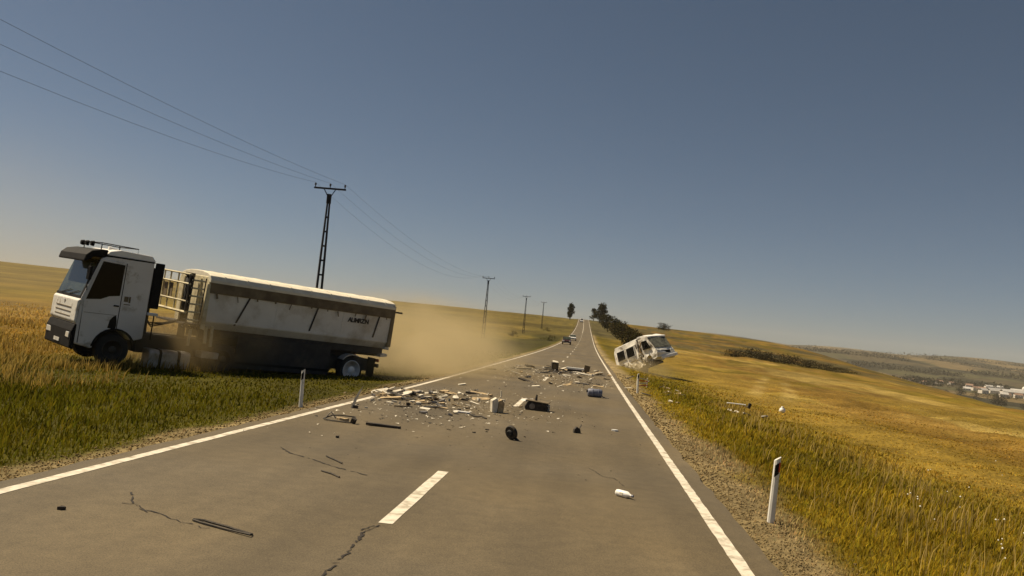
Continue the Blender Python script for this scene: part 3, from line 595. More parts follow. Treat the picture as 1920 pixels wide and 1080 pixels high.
# ------------------------------------------------------------------ wrecked camper van
CAMP = empty('camper_van', (7.35, 77.0, 1.02), (math.radians(8), -.33, math.radians(-53.4)), 'white camper van thrown nose up off the right edge of the road, side torn open', 'camper van')
CAMP.scale = (1.07, 1.07, 1.07)
def crumple(o, amt, cuts=4, freq=1.6, seed=0):
    from mathutils import noise
    bm = bmesh.new(); bm.from_mesh(o.data); bmesh.ops.triangulate(bm, faces=[f for f in bm.faces if len(f.verts) > 4]); bmesh.ops.subdivide_edges(bm, edges=bm.edges[:], cuts=cuts, use_grid_fill=True)
    for v in bm.verts:
        n = noise.noise_vector(v.co*freq+Vector((seed, seed*2, 3))); m = noise.noise_vector(v.co*freq*3+Vector((seed, 1, 3)))
        v.co += (n*amt+m*amt*.4)
    bm.to_mesh(o.data); bm.free(); return o
def camper():
    T = CAMP; H = 1.05
    sh = MB().prism([(-5.2, .55), (-5.2, 2.45), (-5.05, 2.58), (-2.0, 2.62), (-1.75, 1.7), (-1.62, .6), (-2.6, .5), (-4.9, .48)], -H, H); crumple(sh.build('body_shell', MT['camper'], T), .11, 5)
    MB().prism([(-5.1, 2.60), (-5.0, 2.66), (-2.1, 2.72), (-1.9, 2.64)], -H+.06, H-.06).build('roof', MT['camper_roof'], T, bevel=.02)
    MB().prism([(-1.55, .62), (-1.72, 1.7), (-1.92, 2.56), (-1.98, 2.56), (-2.05, 1.7), (-1.9, .5)], -H-.01, H-.2).build('torn_opening', MT['torn'], T)
    cab = [(-1.52, .6)]+arch(-.95, .55, .42, PI, 0, 8)+[(-.05, .55), (.03, .95), (-.06, 1.28), (-.20, 1.36), (-.80, 2.52), (-1.9, 2.62), (-1.68, 1.7)]
    crumple(MB().prism(cab, -H+.03, H-.03).build('cab', MT['camper'], T), .10, 4, seed=4)
    MB().prism([(-1.95, 2.62), (-1.9, 2.78), (-1.1, 2.76), (-.60, 2.56), (-.62, 2.44), (-.82, 2.54)], -H+.05, H-.05).build('roof_pod', MT['camper_roof'], T, bevel=.06); crumple(bpy.data.objects['roof_pod'], .09, 3, seed=9)
    MB().prism([(-.22, 1.42), (-.76, 2.46), (-.80, 2.44), (-.26, 1.40)], -H+.12, H-.12).build('windscreen', MT['shatter'], T).location = (.09, 0, .045)
    MB().prism([(-.50, 1.50), (-.85, 2.24), (-1.45, 2.28), (-1.45, 1.55)], -H-.05, -H+.02).build('cab_window', MT['glass'], T)
    for x0, x1 in ((-4.75, -3.75), (-3.5, -2.5)):
        f = MB().prism([(x0, 1.38), (x0+.03, 2.18), (x1, 2.2), (x1, 1.4)], -H-.10, -H-.03).build('window', MT['glass'], T, bevel=.01)
        MB().prism([(x0-.05, 1.33), (x0-.02, 2.23), (x1+.05, 2.25), (x1+.05, 1.35)], -H-.085, -H-.02).build('window_frame', MT['camper_roof'], f)
    MB().box((-3.7, -H-.012, .95), (2.9, .03, .1)).build('side_stripe', MT['rim_band'], T)
    MB().box((-3.6, -H-.02, .58), (3.0, .1, .2), (.12, .02, .06)).build('sill_panel', MT['pale'], T, bevel=.01)
    MB().prism([(-3.2, .5), (-2.9, .85), (-2.2, .82), (-1.7, .35), (-2.4, .12)], -H-.16, -H-.08).build('torn_panel', MT['pale'], T)
    MB().box((.08, .25, .62), (.14, 1.75, .26), (.1, 0, -.08)).build('bumper', MT['camper_roof'], T, bevel=.04)
    MB().box((-.02, 0, 1.02), (.1, 1.1, .22)).build('grille', MT['black'], T)
    for yy in (-.78, .78): MB().box((-.03, yy, 1.1), (.16, .34, .24)).build('headlight', MT['lamp'], T, bevel=.04)
    MB().box((-1.0, -H-.1, 1.75), (.12, .2, .26)).build('mirror', MT['black'], T, bevel=.02)
    MB().box((-3.2, 0, .42), (3.6, 1.7, .16)).build('underbody', MT['chassis'], T)
    for xx, ss in ((-.95, (-1,)), (-3.9, (-1, 1))):
        for yy in ss: wheel(T, xx, yy*(H-.14), .33, .22, 'dark_steel', out=yy, z=.34)
    rp = MB()
    for k in range(16):
        a = random.uniform(-3.6, -1.2); rp.box((a, -H-random.uniform(.05, .3), random.uniform(.2, 1.2)), (random.uniform(.1, .5), .03, random.uniform(.08, .3)), (random.uniform(-.5, .5), random.uniform(-.6, .6), random.uniform(-.6, .6)))
    rp.build('torn_strips', MT['pale'], T)['kind'] = 'stuff'
    for k in range(6): MB().box((random.uniform(-2.3, -1.5), -H-random.uniform(.02, .12), random.uniform(.7, 2.1)), (random.uniform(.06, .2), .04, random.uniform(.2, .6)), (random.uniform(-.3, .3), random.uniform(-.5, .5), random.uniform(-.5, .5))).build('torn_liner', MT['torn' if k % 2 else 'wood'], T)
camper()

# ------------------------------------------------------------------ cars far up the road
def car(name, x, y, rz, paint, label, cat, hgt=1.5, group=None):
    dz = float(profile(y+1)-profile(y-1))/2
    T = empty(name, (x, y, float(profile(y))), (0, 0, rz), label, cat, group)
    body = [(-2.1, .35), (-2.15, .8), (-2.0, .98), (-1.2, 1.0), (1.1, .98), (1.9, .84), (2.1, .7), (2.12, .35)]
    MB().prism(body, -.87, .87).build('body', MT[paint], T, bevel=.08)
    MB().prism([(-1.75, .98), (-1.35, hgt), (.35, hgt), (1.15, .97)], -.74, .74).build('cabin', MT['glass'], T, bevel=.06)
    MB().prism([(-1.38, hgt-.03), (-1.30, hgt+.03), (.3, hgt+.03), (.4, hgt-.03)], -.73, .73).build('roof', MT[paint], T, bevel=.03)
    MB().prism([(1.2, 1.0), (.42, hgt-.02), (.46, hgt), (1.26, 1.0)], -.66, .66).build('windscreen', MT['screen'], T)
    for yy in (-.62, .62): MB().box((2.08, yy, .70), (.1, .36, .16)).build('headlight', MT['lamp'], T, bevel=.03)
    MB().box((2.11, 0, .62), (.06, .8, .16)).build('grille', MT['black'], T); MB().box((2.13, 0, .42), (.04, .5, .11)).build('number_plate', MT['white'], T)
    for xx in (-1.3, 1.35):
        for yy in (-1, 1): wheel(T, xx, yy*.78, .33, .2, 'dark_steel', out=yy)
    return T
car('red_car', float(bend(172))-4.05, 172, -PI/2+.05, 'carred', 'dark red car coming down the left lane ahead of a white car', 'car', 1.55)
car('white_car', float(bend(222))-3.7, 222, -PI/2, 'carwhite', 'white car close behind the dark red one in the left lane', 'car', 1.5)
V = empty('white_van', (float(bend(560))-3.4, 560, float(profile(560))), (0, 0, -PI/2), 'tiny white van cresting the hill on the road', 'van')
MB().prism([(-2.6, .4), (-2.6, 2.5), (1.3, 2.55), (2.0, 1.5), (2.6, 1.2), (2.65, .4)], -1.0, 1.0).build('body', MT['carwhite'], V, bevel=.1)
MB().prism([(1.36, 2.4), (2.02, 1.5), (2.08, 1.52), (1.42, 2.42)], -.85, .85).build('windscreen', MT['glass'], V)
for xx in (-1.6, 1.7):
    for yy in (-1, 1): wheel(V, xx, yy*.88, .36, .22, 'dark_steel', out=yy)

# ------------------------------------------------------------------ roadside marker posts
def marker(x, y, lean, label, h=.95, red=True):
    T = empty('marker_post', (x, y, hz(x, y)-.05), lean, label, 'marker post', 'white marker posts along the road')
    n = 10; b = MB(); vs = []
    for k in range(n):
        a = 2*PI*k/n; cx, cy = .049*math.cos(a), .042*math.sin(a); vs.append((cx, cy, -.1))
    for k in range(n):
        a = 2*PI*k/n; cx, cy = .042*math.cos(a), .036*math.sin(a); vs.append((cx, cy, h-.05+.7*cx))
    b.add(vs, [(i, (i+1) % n, (i+1) % n+n, i+n) for i in range(n)]+[tuple(range(n, 2*n)), tuple(range(n-1, -1, -1))])
    b.build('post', MT['white'], T)
    bd = MB(); k0 = 0; m = 6
    vs = []
    for zz in (0, 1):
        for k in range(m):
            a = -PI*.72+PI*.42*k/(m-1); cx, cy = .0450*math.cos(a), .0388*math.sin(a); vs.append((cx, cy, h-.26+.9*cx+.15*zz))
    bd.add(vs, [(i, i+1, i+m+1, i+m) for i in range(m-1)]); bd.build('black_band', MT['black'], T)
    if red: MB().box((.026, -.034, h-.155), (.016, .012, .12), (0, 0, .5)).build('reflector', MT['red'], T)
marker(2.53, 11.3, (0, .035, 0), 'white roadside marker post with dark band and red reflector in the near right grass', .88)
marker(-6.24, 18.8, (0, -.03, 0), 'white roadside marker post standing in front of the dark trailer underside', .90, False)
marker(2.40, 38.0, (0, -.03, 0), 'small white roadside marker post in the verge below the wrecked camper', .95, False)

# ------------------------------------------------------------------ power poles and lines
POLE_TOPS = []
def pole(y, label):
    x = -19.5; z = hz(x, y); T = empty('power_pole', (x, y, z), (0, 0, 0), label, 'power pole', 'power poles in the field'); Hh = 11.3+2.0-2.0
    for s in (-1, 1): MB().tube([(s*.24, 0, -.4), (s*.15, 0, Hh*.55), (s*.07, 0, Hh-.6)], [.10, .085, .065], 6).build('leg', MT['pole'], T)
    w = MB()
    for k in range(9):
        zz = .8+k*1.05; hw = .24-.17*zz/Hh; w.box((0, 0, zz), (2*hw, .10, .12))
    w.build('web', MT['pole'], T); MB().box((0, 0, Hh-.75), (.30, .24, .7)).build('cap', MT['pole'], T, bevel=.03)
    MB().box((0, 0, Hh), (2.36, .11, .12)).build('crossarm', MT['pole'], T)
    for s in (-1, 1): MB().tube([(s*.1, 0, Hh-.6), (s*.42, 0, Hh-.06)], .035, 5).build('brace', MT['pole'], T)
    for s in (-1, 0, 1): MB().lathe([(.03, 0), (.03, .12), (.075, .14), (.06, .2), (.075, .22), (.055, .3), (.0, .33)], 10, (s*1.1, 0, Hh+.05), 'z').build('insulator', MT['chassis'], T)
    POLE_TOPS.append((y, z+Hh+.38))
pole(60, 'tall slotted power pole rising behind the trailer of the truck')
pole(160, 'second power pole, standing clear over the dusty field behind the truck')
pole(260, 'third power pole, short against the skyline left of the road')
pole(360, 'tiny farthest power pole on the left skyline before the poplar')
for s, lab in ((-1, 'power line on the outer left insulators, lowest of the three wires'), (0, 'power line on the middle insulators between the two other wires'), (1, 'power line on the insulators nearest the road, highest of the three wires')):
    b = MB(); prev = (-40, POLE_TOPS[0][1]-.2)
    for cur in POLE_TOPS:
        sag = (2.75, 2.2, 1.85)[s+1]; pts = []
        for i in range(25):
            t = i/24; pts.append((-19.5+s*1.1, prev[0]+(cur[0]-prev[0])*t, prev[1]+(cur[1]-prev[1])*t-4*sag*t*(1-t)))
        b.tube(pts, .0065, 4); prev = cur
    tag(b.build('power_line', MT['wire']), lab, 'power line', 'power lines between the poles')

# ------------------------------------------------------------------ trees and bushes
def crown_mesh(w, dpt, h, n, col, seed, lobes=9, leaf=.2, base=0.0):
    g = np.random.default_rng(seed); cs = []
    for k in range(lobes):
        t = (k+.5)/lobes; rad = math.sin(PI*min(1, .18+.8*t))*.55+.12; a = g.uniform(0, 2*PI)
        bushy = base <= 0
        if bushy: rad = math.sqrt(max(0, 1-(t*.9)**2))*.75
        cs.append((w*.5*rad*math.cos(a)*g.uniform(.2, .9), dpt*.5*rad*math.sin(a)*g.uniform(.2, .9), base+h*((.05+.62*t**1.6) if bushy else (.12+.80*t)), g.uniform(.20, .34)))
    cs = np.array(cs); i = g.integers(0, lobes, n); u = g.normal(size=(n, 3)); u /= np.linalg.norm(u, axis=1)[:, None]; rr = g.uniform(.35, 1.0, (n, 1))**.6
    sc = np.stack([cs[i, 3]*w, cs[i, 3]*dpt, cs[i, 3]*h*.62], -1); P = cs[i, :3]+u*rr*sc; P[:, 2] = np.maximum(P[:, 2], base+.02*h)
    a1 = g.normal(size=(n, 3)); a1 /= np.linalg.norm(a1, axis=1)[:, None]; a2 = np.cross(a1, u); a2 /= np.linalg.norm(a2, axis=1)[:, None]+1e-9
    l = leaf*g.uniform(.6, 1.4, (n, 1)); Vv = np.stack([P-a1*l, P+a1*l*.6+a2*l*.5, P+a1*l*.2-a2*l*.6], 1)
    c = np.repeat((np.array(col)*g.uniform(.5, 1.5, (n, 1))*(1+g.normal(0, .08, (n, 3))))[:, None], 3, 1)
    return Vv.reshape(-1, 3), np.clip(c, .002, 1).reshape(-1, 3), np.arange(3*n).reshape(-1, 3)
def tree(name, label, x, y, h, w, col=(.045, .045, .015), n=900, cat='tree', group=None, bare=.12, lobes=9, seed=None, dpt=None):
    seed = seed if seed is not None else int(x*13+y*7) % 9999
    T = empty(name, (x, y, hz(x, y)-.03), (0, 0, 0), label, cat, group)
    v, c, t = crown_mesh(w, dpt or w, h*(1-bare), n, col, seed, lobes, leaf=max(.10, .05*h), base=h*bare)
    o = tri_mesh('crown' if cat == 'tree' else 'foliage', v, c, LEAF, t, None); o.parent = T
    tr = MB().tube([(0, 0, -.3), (.02*h, 0, h*.35), (0, .02*h, h*.8)], [.035*h, .024*h, .008*h], 7)
    for k in range(5):
        a = k*2.4+seed; z0 = h*(.18+.1*k); tr.tube([(0, 0, z0), (w*.3*math.cos(a), w*.3*math.sin(a), z0+h*.2)], [.014*h, .004*h], 5)
    tr.build('trunk' if cat == 'tree' else 'stem', MT['trunk'], T)
    return T
tree('poplar_tree', 'slim dark poplar standing alone on the left of the road crest', -13.5, 610, 11.5, 6.2, (.030, .032, .014), 1400, lobes=12)
tree('round_tree', 'tallest dark tree right of the road crest', 8.5, 600, 13.5, 10, (.028, .028, .014), 1600, lobes=12)
tree('round_tree', 'broad dark tree just left of the tallest one by the road crest', 1.8+1.6, 640, 9.5, 9, (.028, .028, .014), 1200)
row = [(5.3+3.2, 520, 7.5, 9), (6.4+4, 460, 8.5, 9), (12.5, 415, 8.0, 9), (12.0, 372, 7.0, 8.5), (13.5, 335, 6.8, 8), (12.0, 300, 5.8, 7.5), (13.5, 270, 5.6, 7), (11.5, 244, 4.6, 6), (13.0, 222, 4.6, 6), (11.8, 202, 4.2, 5.5), (12.6, 186, 3.9, 5), (10.6, 176, 2.6, 4)]
words = ['farthest', 'second farthest', 'third farthest', 'fourth farthest', 'fifth farthest', 'sixth farthest', 'sixth nearest', 'fifth nearest', 'fourth nearest', 'third nearest', 'second nearest', 'nearest']
for (x, y, h, w), wd in zip(row, words):
    tree('roadside_tree', f'{wd} bushy dark tree of the row along the right of the road', x, y, h, w, (.042, .036, .012) if y < 400 else (.032, .03, .013), 1000, group='trees along the right of the road', bare=.04)
tree('round_bush', 'dark rounded bush alone on the skyline above the camper', 52, 600, 6.5, 13, (.030, .028, .014), 1300, 'bush', bare=0, dpt=9)
hd = [(52, 306, 3.6, 10), (58, 308, 4.8, 11), (64, 304, 4.4, 11), (69, 299, 4.2, 11), (74, 294, 3.6, 10), (79, 290, 3.0, 10), (84, 288, 2.4, 10)]
words = ['first from the left', 'second from the left', 'third from the left', 'middle one', 'third from the right', 'second from the right', 'last at the right end']
words = ['at its left end', 'and tallest, second from its left end', 'third from its left end', 'in its middle', 'third from its right end', 'second from its right end', 'low at its right end']
for (x, y, h, w), wd in zip(hd, words):
    tree('hedge_bush', f'dark bush of the hedge across the golden field, {wd}', x, y, h, w*1.25, (.030, .024, .009), 1500, 'bush', 'bushes of the hedge across the golden field', bare=0, dpt=6, lobes=16)
tree('field_bush', 'small dark bush in the left field below the third power pole', -19.0, 218, 2.0, 3.6, (.045, .038, .012), 500, 'bush', 'small bushes in the left field', bare=0)
tree('field_bush', 'tiny bush in the left field nearer the poplar', -15.5, 330, 2.0, 4.2, (.045, .038, .012), 400, 'bush', 'small bushes in the left field', bare=0)
tree('roadside_bush', 'low green bush beside the dark red car on the left verge', -9.0, 205, 1.8, 5, (.05, .045, .01), 500, 'bush', bare=0)

# ------------------------------------------------------------------ town in the valley
def house(x, y, l, w, h, rz, roofm, label, name='house', roofh=None):
    T = empty(name, (x, y, hz(x, y)-.3), (0, 0, rz), label, 'house', 'houses of the town in the valley'); rh = roofh or w*.38
    MB().box((0, 0, h/2), (l, w, h)).build('wall', MT['wall'], T)
    MB().prism([(-w/2-.6, h-.15), (0, h+rh), (w/2+.6, h-.15), (0, h+rh-.4)], -l/2-.5, l/2+.5, 'x').build('roof', MT[roofm], T)
    nw = max(2, int(l/5))
    for s in (-1, 1):
        for k in range(nw): MB().box((-l/2+l*(k+.5)/nw, s*(w/2+.02), h*.55), (1.5, .08, 1.6)).build('window', MT['pane'], T)
    return T
hr = random.Random(5)
kinds = ['pale house', 'long white building', 'grey roofed shed', 'low tan house', 'white gabled house', 'red roofed house']
spots = []
for k in range(20):
    spots.append((.425+.0075*k+hr.uniform(-.004, .004), 2080+hr.uniform(-110, 220)))
for k in range(12):
    spots.append((.35+.016*k+hr.uniform(-.005, .005), 2480+hr.uniform(-120, 350)))
order = ['near row', 'far row']
for i, (t, Y) in enumerate(spots):
    near = i < 20; k = i if near else i-20; m = 20 if near else 12
    longb = near and i in (4, 7, 9, 11, 14, 17)
    l = hr.uniform(60, 95) if longb else hr.uniform(13, 24); w = hr.uniform(16, 20) if longb else hr.uniform(9, 13); h = hr.uniform(5.5, 8.5)
    rm = 'greyroof' if longb or hr.random() < .45 else 'roof'
    kind = ('long pale grey-roofed building' if longb else ('pale house with a grey roof' if rm == 'greyroof' else 'pale house with a brown roof'))
    O = ['leftmost', 'second', 'third', 'fourth', 'fifth', 'sixth', 'seventh', 'eighth', 'ninth', 'tenth']
    side, kk = ('left', k) if k < m/2 else ('right', m-1-k)
    ordn = (side+'most' if kk == 0 else O[kk]+' from the '+side)
    house(t*Y, Y, l, w, h, hr.uniform(-.5, .5), rm, f'{kind} in the {"nearer" if near else "farther"} valley row, {ordn}')
x, y = .487*2300, 2300
T = empty('white_silo', (x, y, hz(x, y)), (0, 0, 0), 'tall white rounded silo standing above the town roofs at the right', 'silo')
MB().lathe([(5.2, 0), (5.2, 15), (4.6, 18), (2.4, 20.4), (0, 21)], 18, (0, 0, 0), 'z').build('tank', MT['white'], T, smooth=True)
MB().lathe([(1.0, 20.4), (1.0, 22), (0, 22.6)], 10, (0, 0, 0), 'z').build('vent', MT['greyroof'], T)
protos = []
VT = [('dark leafy tree at the foot of the valley town, before the houses', 'trees below the valley town'), ('dark leafy tree between the houses of the nearer valley row', 'trees among the nearer houses'), ('small dark tree on the slope behind the valley town', 'trees behind the valley town'), ('dark tree at the left end of the valley town, by the brow', 'trees left of the valley town')]
for i in range(84):
    if i < 34: t, Y = .455+.12*hr.random(), hr.uniform(1380, 1820)
    elif i < 54: t, Y = .415+.15*hr.random(), hr.uniform(1820, 2060)
    elif i < 68: t, Y = .33+.22*hr.random(), hr.uniform(2150, 2900)
    else: t, Y = .32+.12*hr.random(), hr.uniform(1700, 2500)
    if i < 6:
        T = tree('valley_tree', VT[0][0], t*Y, Y, hr.uniform(10, 15), hr.uniform(20, 30), (.022, .020, .009), 420, 'tree', VT[0][1], bare=.03, seed=i+70); protos.append(T)
    else:
        p = protos[i % 6]; c = p.copy(); C.objects.link(c); X = t*Y; c.location = (X, Y, hz(X, Y)-.03); c.rotation_euler.z = hr.uniform(0, 6); s = hr.uniform(.7, 1.35); c.scale = (s, s, s*hr.uniform(.7, 1))
        c['label'], c['group'] = VT[0 if i < 34 else 1 if i < 54 else 2 if i < 68 else 3]
        for ch in p.children:
            q = ch.copy(); C.objects.link(q); q.parent = c

# wooded strips on the far slopes, each one mass
def far_wood(t0, y0, t1, y1, n, h):
    g = np.random.default_rng(int(y0)); u = g.random(n); Y = y0+(y1-y0)*u+g.normal(0, 22, n); X = (t0+(t1-t0)*u)*Y+g.normal(0, 10, n); Z = height(X, Y)+h*g.random(n)**1.3*(.6+.8*fbm(X*.03, Y*.03, 5))
    P = np.stack([X, Y, Z], -1); r = g.uniform(3, 6, (n, 1, 1)); V = P[:, None]+g.normal(0, .6, (n, 3, 3))*r
    c = np.repeat((np.array([.024, .023, .011])*g.uniform(.5, 1.5, (n, 1)))[:, None], 3, 1)
    tri_mesh('far_wood', V.reshape(-1, 3), c.reshape(-1, 3), LEAF, np.arange(3*n).reshape(-1, 3))
for q in ((.24, 2500, .40, 2350, 1500, 14), (.36, 2750, .47, 2600, 1300, 14), (.50, 2650, .62, 2500, 1300, 15), (.30, 3350, .42, 3250, 1200, 16), (.43, 3500, .60, 3150, 1600, 16), (.22, 4100, .36, 3900, 1400, 16), (.38, 4500, .58, 4200, 1600, 16), (.25, 5300, .5, 5350, 1500, 18)):
    far_wood(*q)

# ------------------------------------------------------------------ wreckage on the road
def road_z(x, y): return float(profile(y)) if -5.9 < x < 2.0 else hz(x, y)-.02
def jag_plate(l, w, t, n=7, rnd=random):
    pts = []
    for k in range(n):
        a = 2*PI*k/n; pts.append((l/2*math.cos(a)*rnd.uniform(.75, 1.15), w/2*math.sin(a)*rnd.uniform(.7, 1.2)))
    b = MB(); vs = [(x, y, rnd.uniform(-.2, .2)*t) for x, y in pts]+[(x, y, t+rnd.uniform(-.2, .2)*t) for x, y in pts]
    return b.add(vs, [tuple(range(n-1, -1, -1)), tuple(range(n, 2*n))]+[(i, (i+1) % n, (i+1) % n+n, i+n) for i in range(n)])
def splinter(l, w, t, rnd=random):
    b = MB(); a = rnd.uniform(.05, .25)*l; c = rnd.uniform(.05, .25)*l
    return b.prism([(-l/2, -w/2), (l/2-a, -w/2), (l/2, rnd.uniform(-.2, .3)*w), (l/2-a*.6, w/2), (-l/2+c, w/2), (-l/2+c*.4, .1*w)], 0, t, 'z')
def put(o, x, y, z=0, rot=(0, 0, 0), label=None, cat=None, group=None):
    o.location = (x, y, road_z(x, y)+z); o.rotation_euler = rot; return tag(o, label, cat, group)
# dark mangled block with an upright stub
T = empty('wrecked_engine', (-1.22, 23.9, road_z(-1.2, 23.9)), (.03, .03, -.12), 'dark mangled engine block with an upright stub, lying near mid road', 'engine block'); T.scale = (.80, .8, .82)
MB().prism([(-.36, .0), (.36, .0), (.40, .16), (.34, .27), (-.30, .28), (-.40, .12)], -.26, .26).build('block', MT['scrap'], T, bevel=.03)
MB().box((.02, 0, .305), (.80, .54, .03), (0, .03, 0)).build('top_plate', MT['rim_band'], T); MB().tube([(-.06, 0, .29), (-.05, .02, .52)], [.06, .03], 6).build('stub', MT['scrap'], T)
MB().tube([(.3, -.2, .25), (.48, -.25, .18), (.46, -.2, .04)], .018, 5).build('pipe', MT['metal'], T); MB().box((.42, .05, .13), (.02, .3, .2)).build('side_cover', MT['pale'], T)
MB().lathe([(.0, -.28), (.10, -.28), (.10, -.265), (.04, -.262), (0, -.262)], 12, (-.12, 0, .14)).build('pulley', MT['metal'], T)
# brake disc standing on edge
T = empty('brake_disc', (-1.29, 16.6, road_z(-1.3, 16.6)+.138), (.30, .1, -.62), 'black round brake disc leaning on edge in the middle of the road', 'brake disc')
MB().lathe([(.05, -.03), (.13, -.035), (.142, -.02), (.142, .02), (.13, .035), (.06, .03)], 24).build('disc', MT['scrap'], T)
MB().lathe([(.0, -.075), (.05, -.075), (.065, -.06), (.07, -.03)], 16).build('hub', MT['rubber'], T)
MB().box((.13, .01, -.12), (.2, .06, .02), (0, .5, 0)).build('bent_flange', MT['scrap'], T)
# blue-grey drum
T = empty('plastic_drum', (.47, 32.2, road_z(.47, 32.2)), (0, 0, .1), 'blue grey plastic tank lying on its side near the right road edge', 'tank')
MB().lathe([(0, -.27), (.12, -.27), (.15, -.24), (.155, .22), (.12, .27), (0, .27)], 18, (0, 0, .155), 'x').build('tank_shell', MT['bluegrey'], T, smooth=True)
for xx in (-.1, .12): MB().lathe([(.157, xx-.015), (.166, xx-.01), (.166, xx+.01), (.157, xx+.015)], 18, (0, 0, .155), 'x').build('rib', MT['bluegrey'], T)
MB().lathe([(.05, -.32), (.05, -.27)], 10, (0, 0, .2), 'x').build('screw_cap', MT['black'], T)
MB().tube([(.22, -.1, .1), (.32, -.15, .03), (.52, -.2, .02)], .018, 5).build('hose', MT['metal'], T)
# torn furniture chunk, upright
T = empty('furniture_chunk', (-2.14, 22.0, road_z(-2.1, 22)), (0, 0, .35), 'torn pale and brown furniture piece standing upright on the road', 'furniture piece')
MB().prism([(-.15, 0), (-.02, 0), (.0, .28), (-.05, .38), (-.17, .30)], -.12, .1).build('panel', MT['pale'], T, bevel=.008)
MB().prism([(-.0, 0), (.15, .0), (.17, .24), (.1, .34), (.01, .3)], -.1, .12).build('carcass', MT['wood'], T, bevel=.008)
MB().tube([(.02, 0, .3), (.09, .02, .42), (.07, .02, .56)], .02, 5).build('strut', MT['pale'], T)
# bottle, papers, small bits
T = empty('plastic_bottle', (.68, 11.65, road_z(.7, 11.6)), (0, 0, -.75), 'clear white plastic bottle lying on the road in the right lane', 'bottle')
MB().lathe([(0, -.13), (.04, -.13), (.045, -.11), (.045, .05), (.02, .10), (.014, .12), (.014, .135), (0, .135)], 14, (0, 0, .045), 'x').build('bottle_shell', MT['camper_roof'], T, smooth=True)
MB().lathe([(.017, .13), (.017, .155), (0, .155)], 10, (0, 0, .045), 'x').build('bottle_cap', MT['bluegrey'], T); MB().box((-.02, 0, .045), (.07, .093, .05)).build('bottle_label', MT['pale'], T, bevel=.01)
put(jag_plate(.19, .15, .03).build('paper_scrap', MT['camper_roof']), .85, 20.4, .004, (0, 0, .2), 'small bright white scrap lying alone in the right lane', 'scrap')
T = empty('broken_bracket', (-.04, 19.1, road_z(0, 19.1)), (0, 0, .3), 'small dark broken bracket with a bent pin near the road centre', 'bracket')
MB().prism([(-.08, 0), (.08, 0), (.06, .09), (-.02, .14), (-.07, .08)], -.05, .05).build('bracket_plate', MT['scrap'], T); MB().tube([(.04, 0, .08), (.09, 0, .18), (.08, 0, .2)], .012, 5).build('bracket_pin', MT['metal'], T)
put(MB().prism([(-.34, -.05), (.33, -.035), (.35, .03), (-.28, .055)], 0, .05, 'z').build('dark_bar', MT['scrap'], bevel=.008), -3.78, 16.45, .004, (0, .02, -.02), 'straight dark bar lying on the road in front of the trailer', 'metal bar')
T = empty('wire_frame', (-4.68, 16.55, road_z(-4.7, 16.5)), (0, 0, -.1), 'bent dark wire frame with rags at the left road edge', 'wire frame')
MB().tube([(-.32, -.05, .03), (-.1, -.12, .02), (.28, -.1, .02), (.36, -.13, .06), (.3, .05, .12), (-.02, .08, .12), (-.2, .1, .1), (-.32, -.05, .03)], .014, 5).build('frame', MT['scrap'], T)
MB().tube([(-.3, 0, .04), (-.22, .06, .17), (-.1, .05, .05)], .012, 5).build('loop', MT['metal'], T); jag_plate(.25, .12, .05).build('rag', MT['wood'], T).location = (.05, 0, .03); MB().box((.32, -.08, .06), (.1, .08, .09), (.2, .3, .2)).build('clip', MT['scrap'], T)
T = empty('split_stake', (-5.2, 19.35, road_z(-5.2, 19.3)), (0, .12, 0), 'pale split stake standing upright at the left road edge', 'stake')
MB().prism([(-.04, 0), (.03, 0), (.05, .2), (.09, .36), (.13, .55), (.06, .4), (.0, .22)], -.025, .025).build('stake_shaft', MT['pale'], T); MB().box((.06, 0, .04), (.12, .06, .06)).build('stake_foot', MT['scrap'], T)
for (x, y, l, rz, lab) in ((-3.13, 10.9, .46, -.75, 'thin dark rod lying alone in the left lane, ahead of the long crack'),):
    put(MB().tube([(-l/2, 0, .012), (0, .02, .014), (l/2, 0, .012)], .011, 5).build('thin_rod', MT['scrap']), x, y, 0, (0, 0, rz), lab, 'rod')
put(MB().tube([(-.36, .06, .012), (-.25, .09, .014), (.05, .05, .012), (.38, -.02, .012), (.40, -.08, .02), (.1, -.04, .012), (-.2, .0, .012), (-.34, .03, .012)], .010, 5).build('bent_wire', MT['scrap']), -3.18, 7.68, 0, (0, 0, -.28), 'long thin bent wire loop lying on the near left lane', 'wire')
put(MB().tube([(-.3, .1, .012), (0, .0, .012), (.26, -.1, .012)], .010, 5).build('thin_wire', MT['scrap']), -3.4, 12.0, .004, (0, 0, -.55), 'thin wire lying along the crack in the left lane', 'wire')
put(jag_plate(.07, .05, .03).build('tar_lump', MT['scrap']), -4.7, 7.65, 0, (0, 0, .4), 'small dark lump alone near the front left of the road', 'lump')
put(jag_plate(.07, .06, .04).build('tar_lump', MT['scrap']), -4.05, 14.3, 0, (0, 0, 1), 'small dark lump in the left lane behind the long crack', 'lump')
put(splinter(.42, .16, .03).build('white_board', MT['camper_roof']), -2.88, 20.9, .01, (0, .03, .05), 'short white board lying flat between the road centre and the pile', 'board')
T = empty('bent_strip', (-2.38, 20.15, road_z(-2.4, 20)), (0, 0, -.6), 'dark bent strip lying just beyond the short white board', 'metal strip')
MB().tube([(-.28, 0, .05), (-.1, .01, .02), (.1, 0, .05), (.26, 0, .015)], .022, 5).build('strip', MT['scrap'], T)
put(splinter(.55, .2, .02).build('white_board', MT['camper_roof']), -1.7, 27.0, .02, (.05, -.1, .95), 'white panel strip lying on the centre line beyond the furniture piece', 'board')
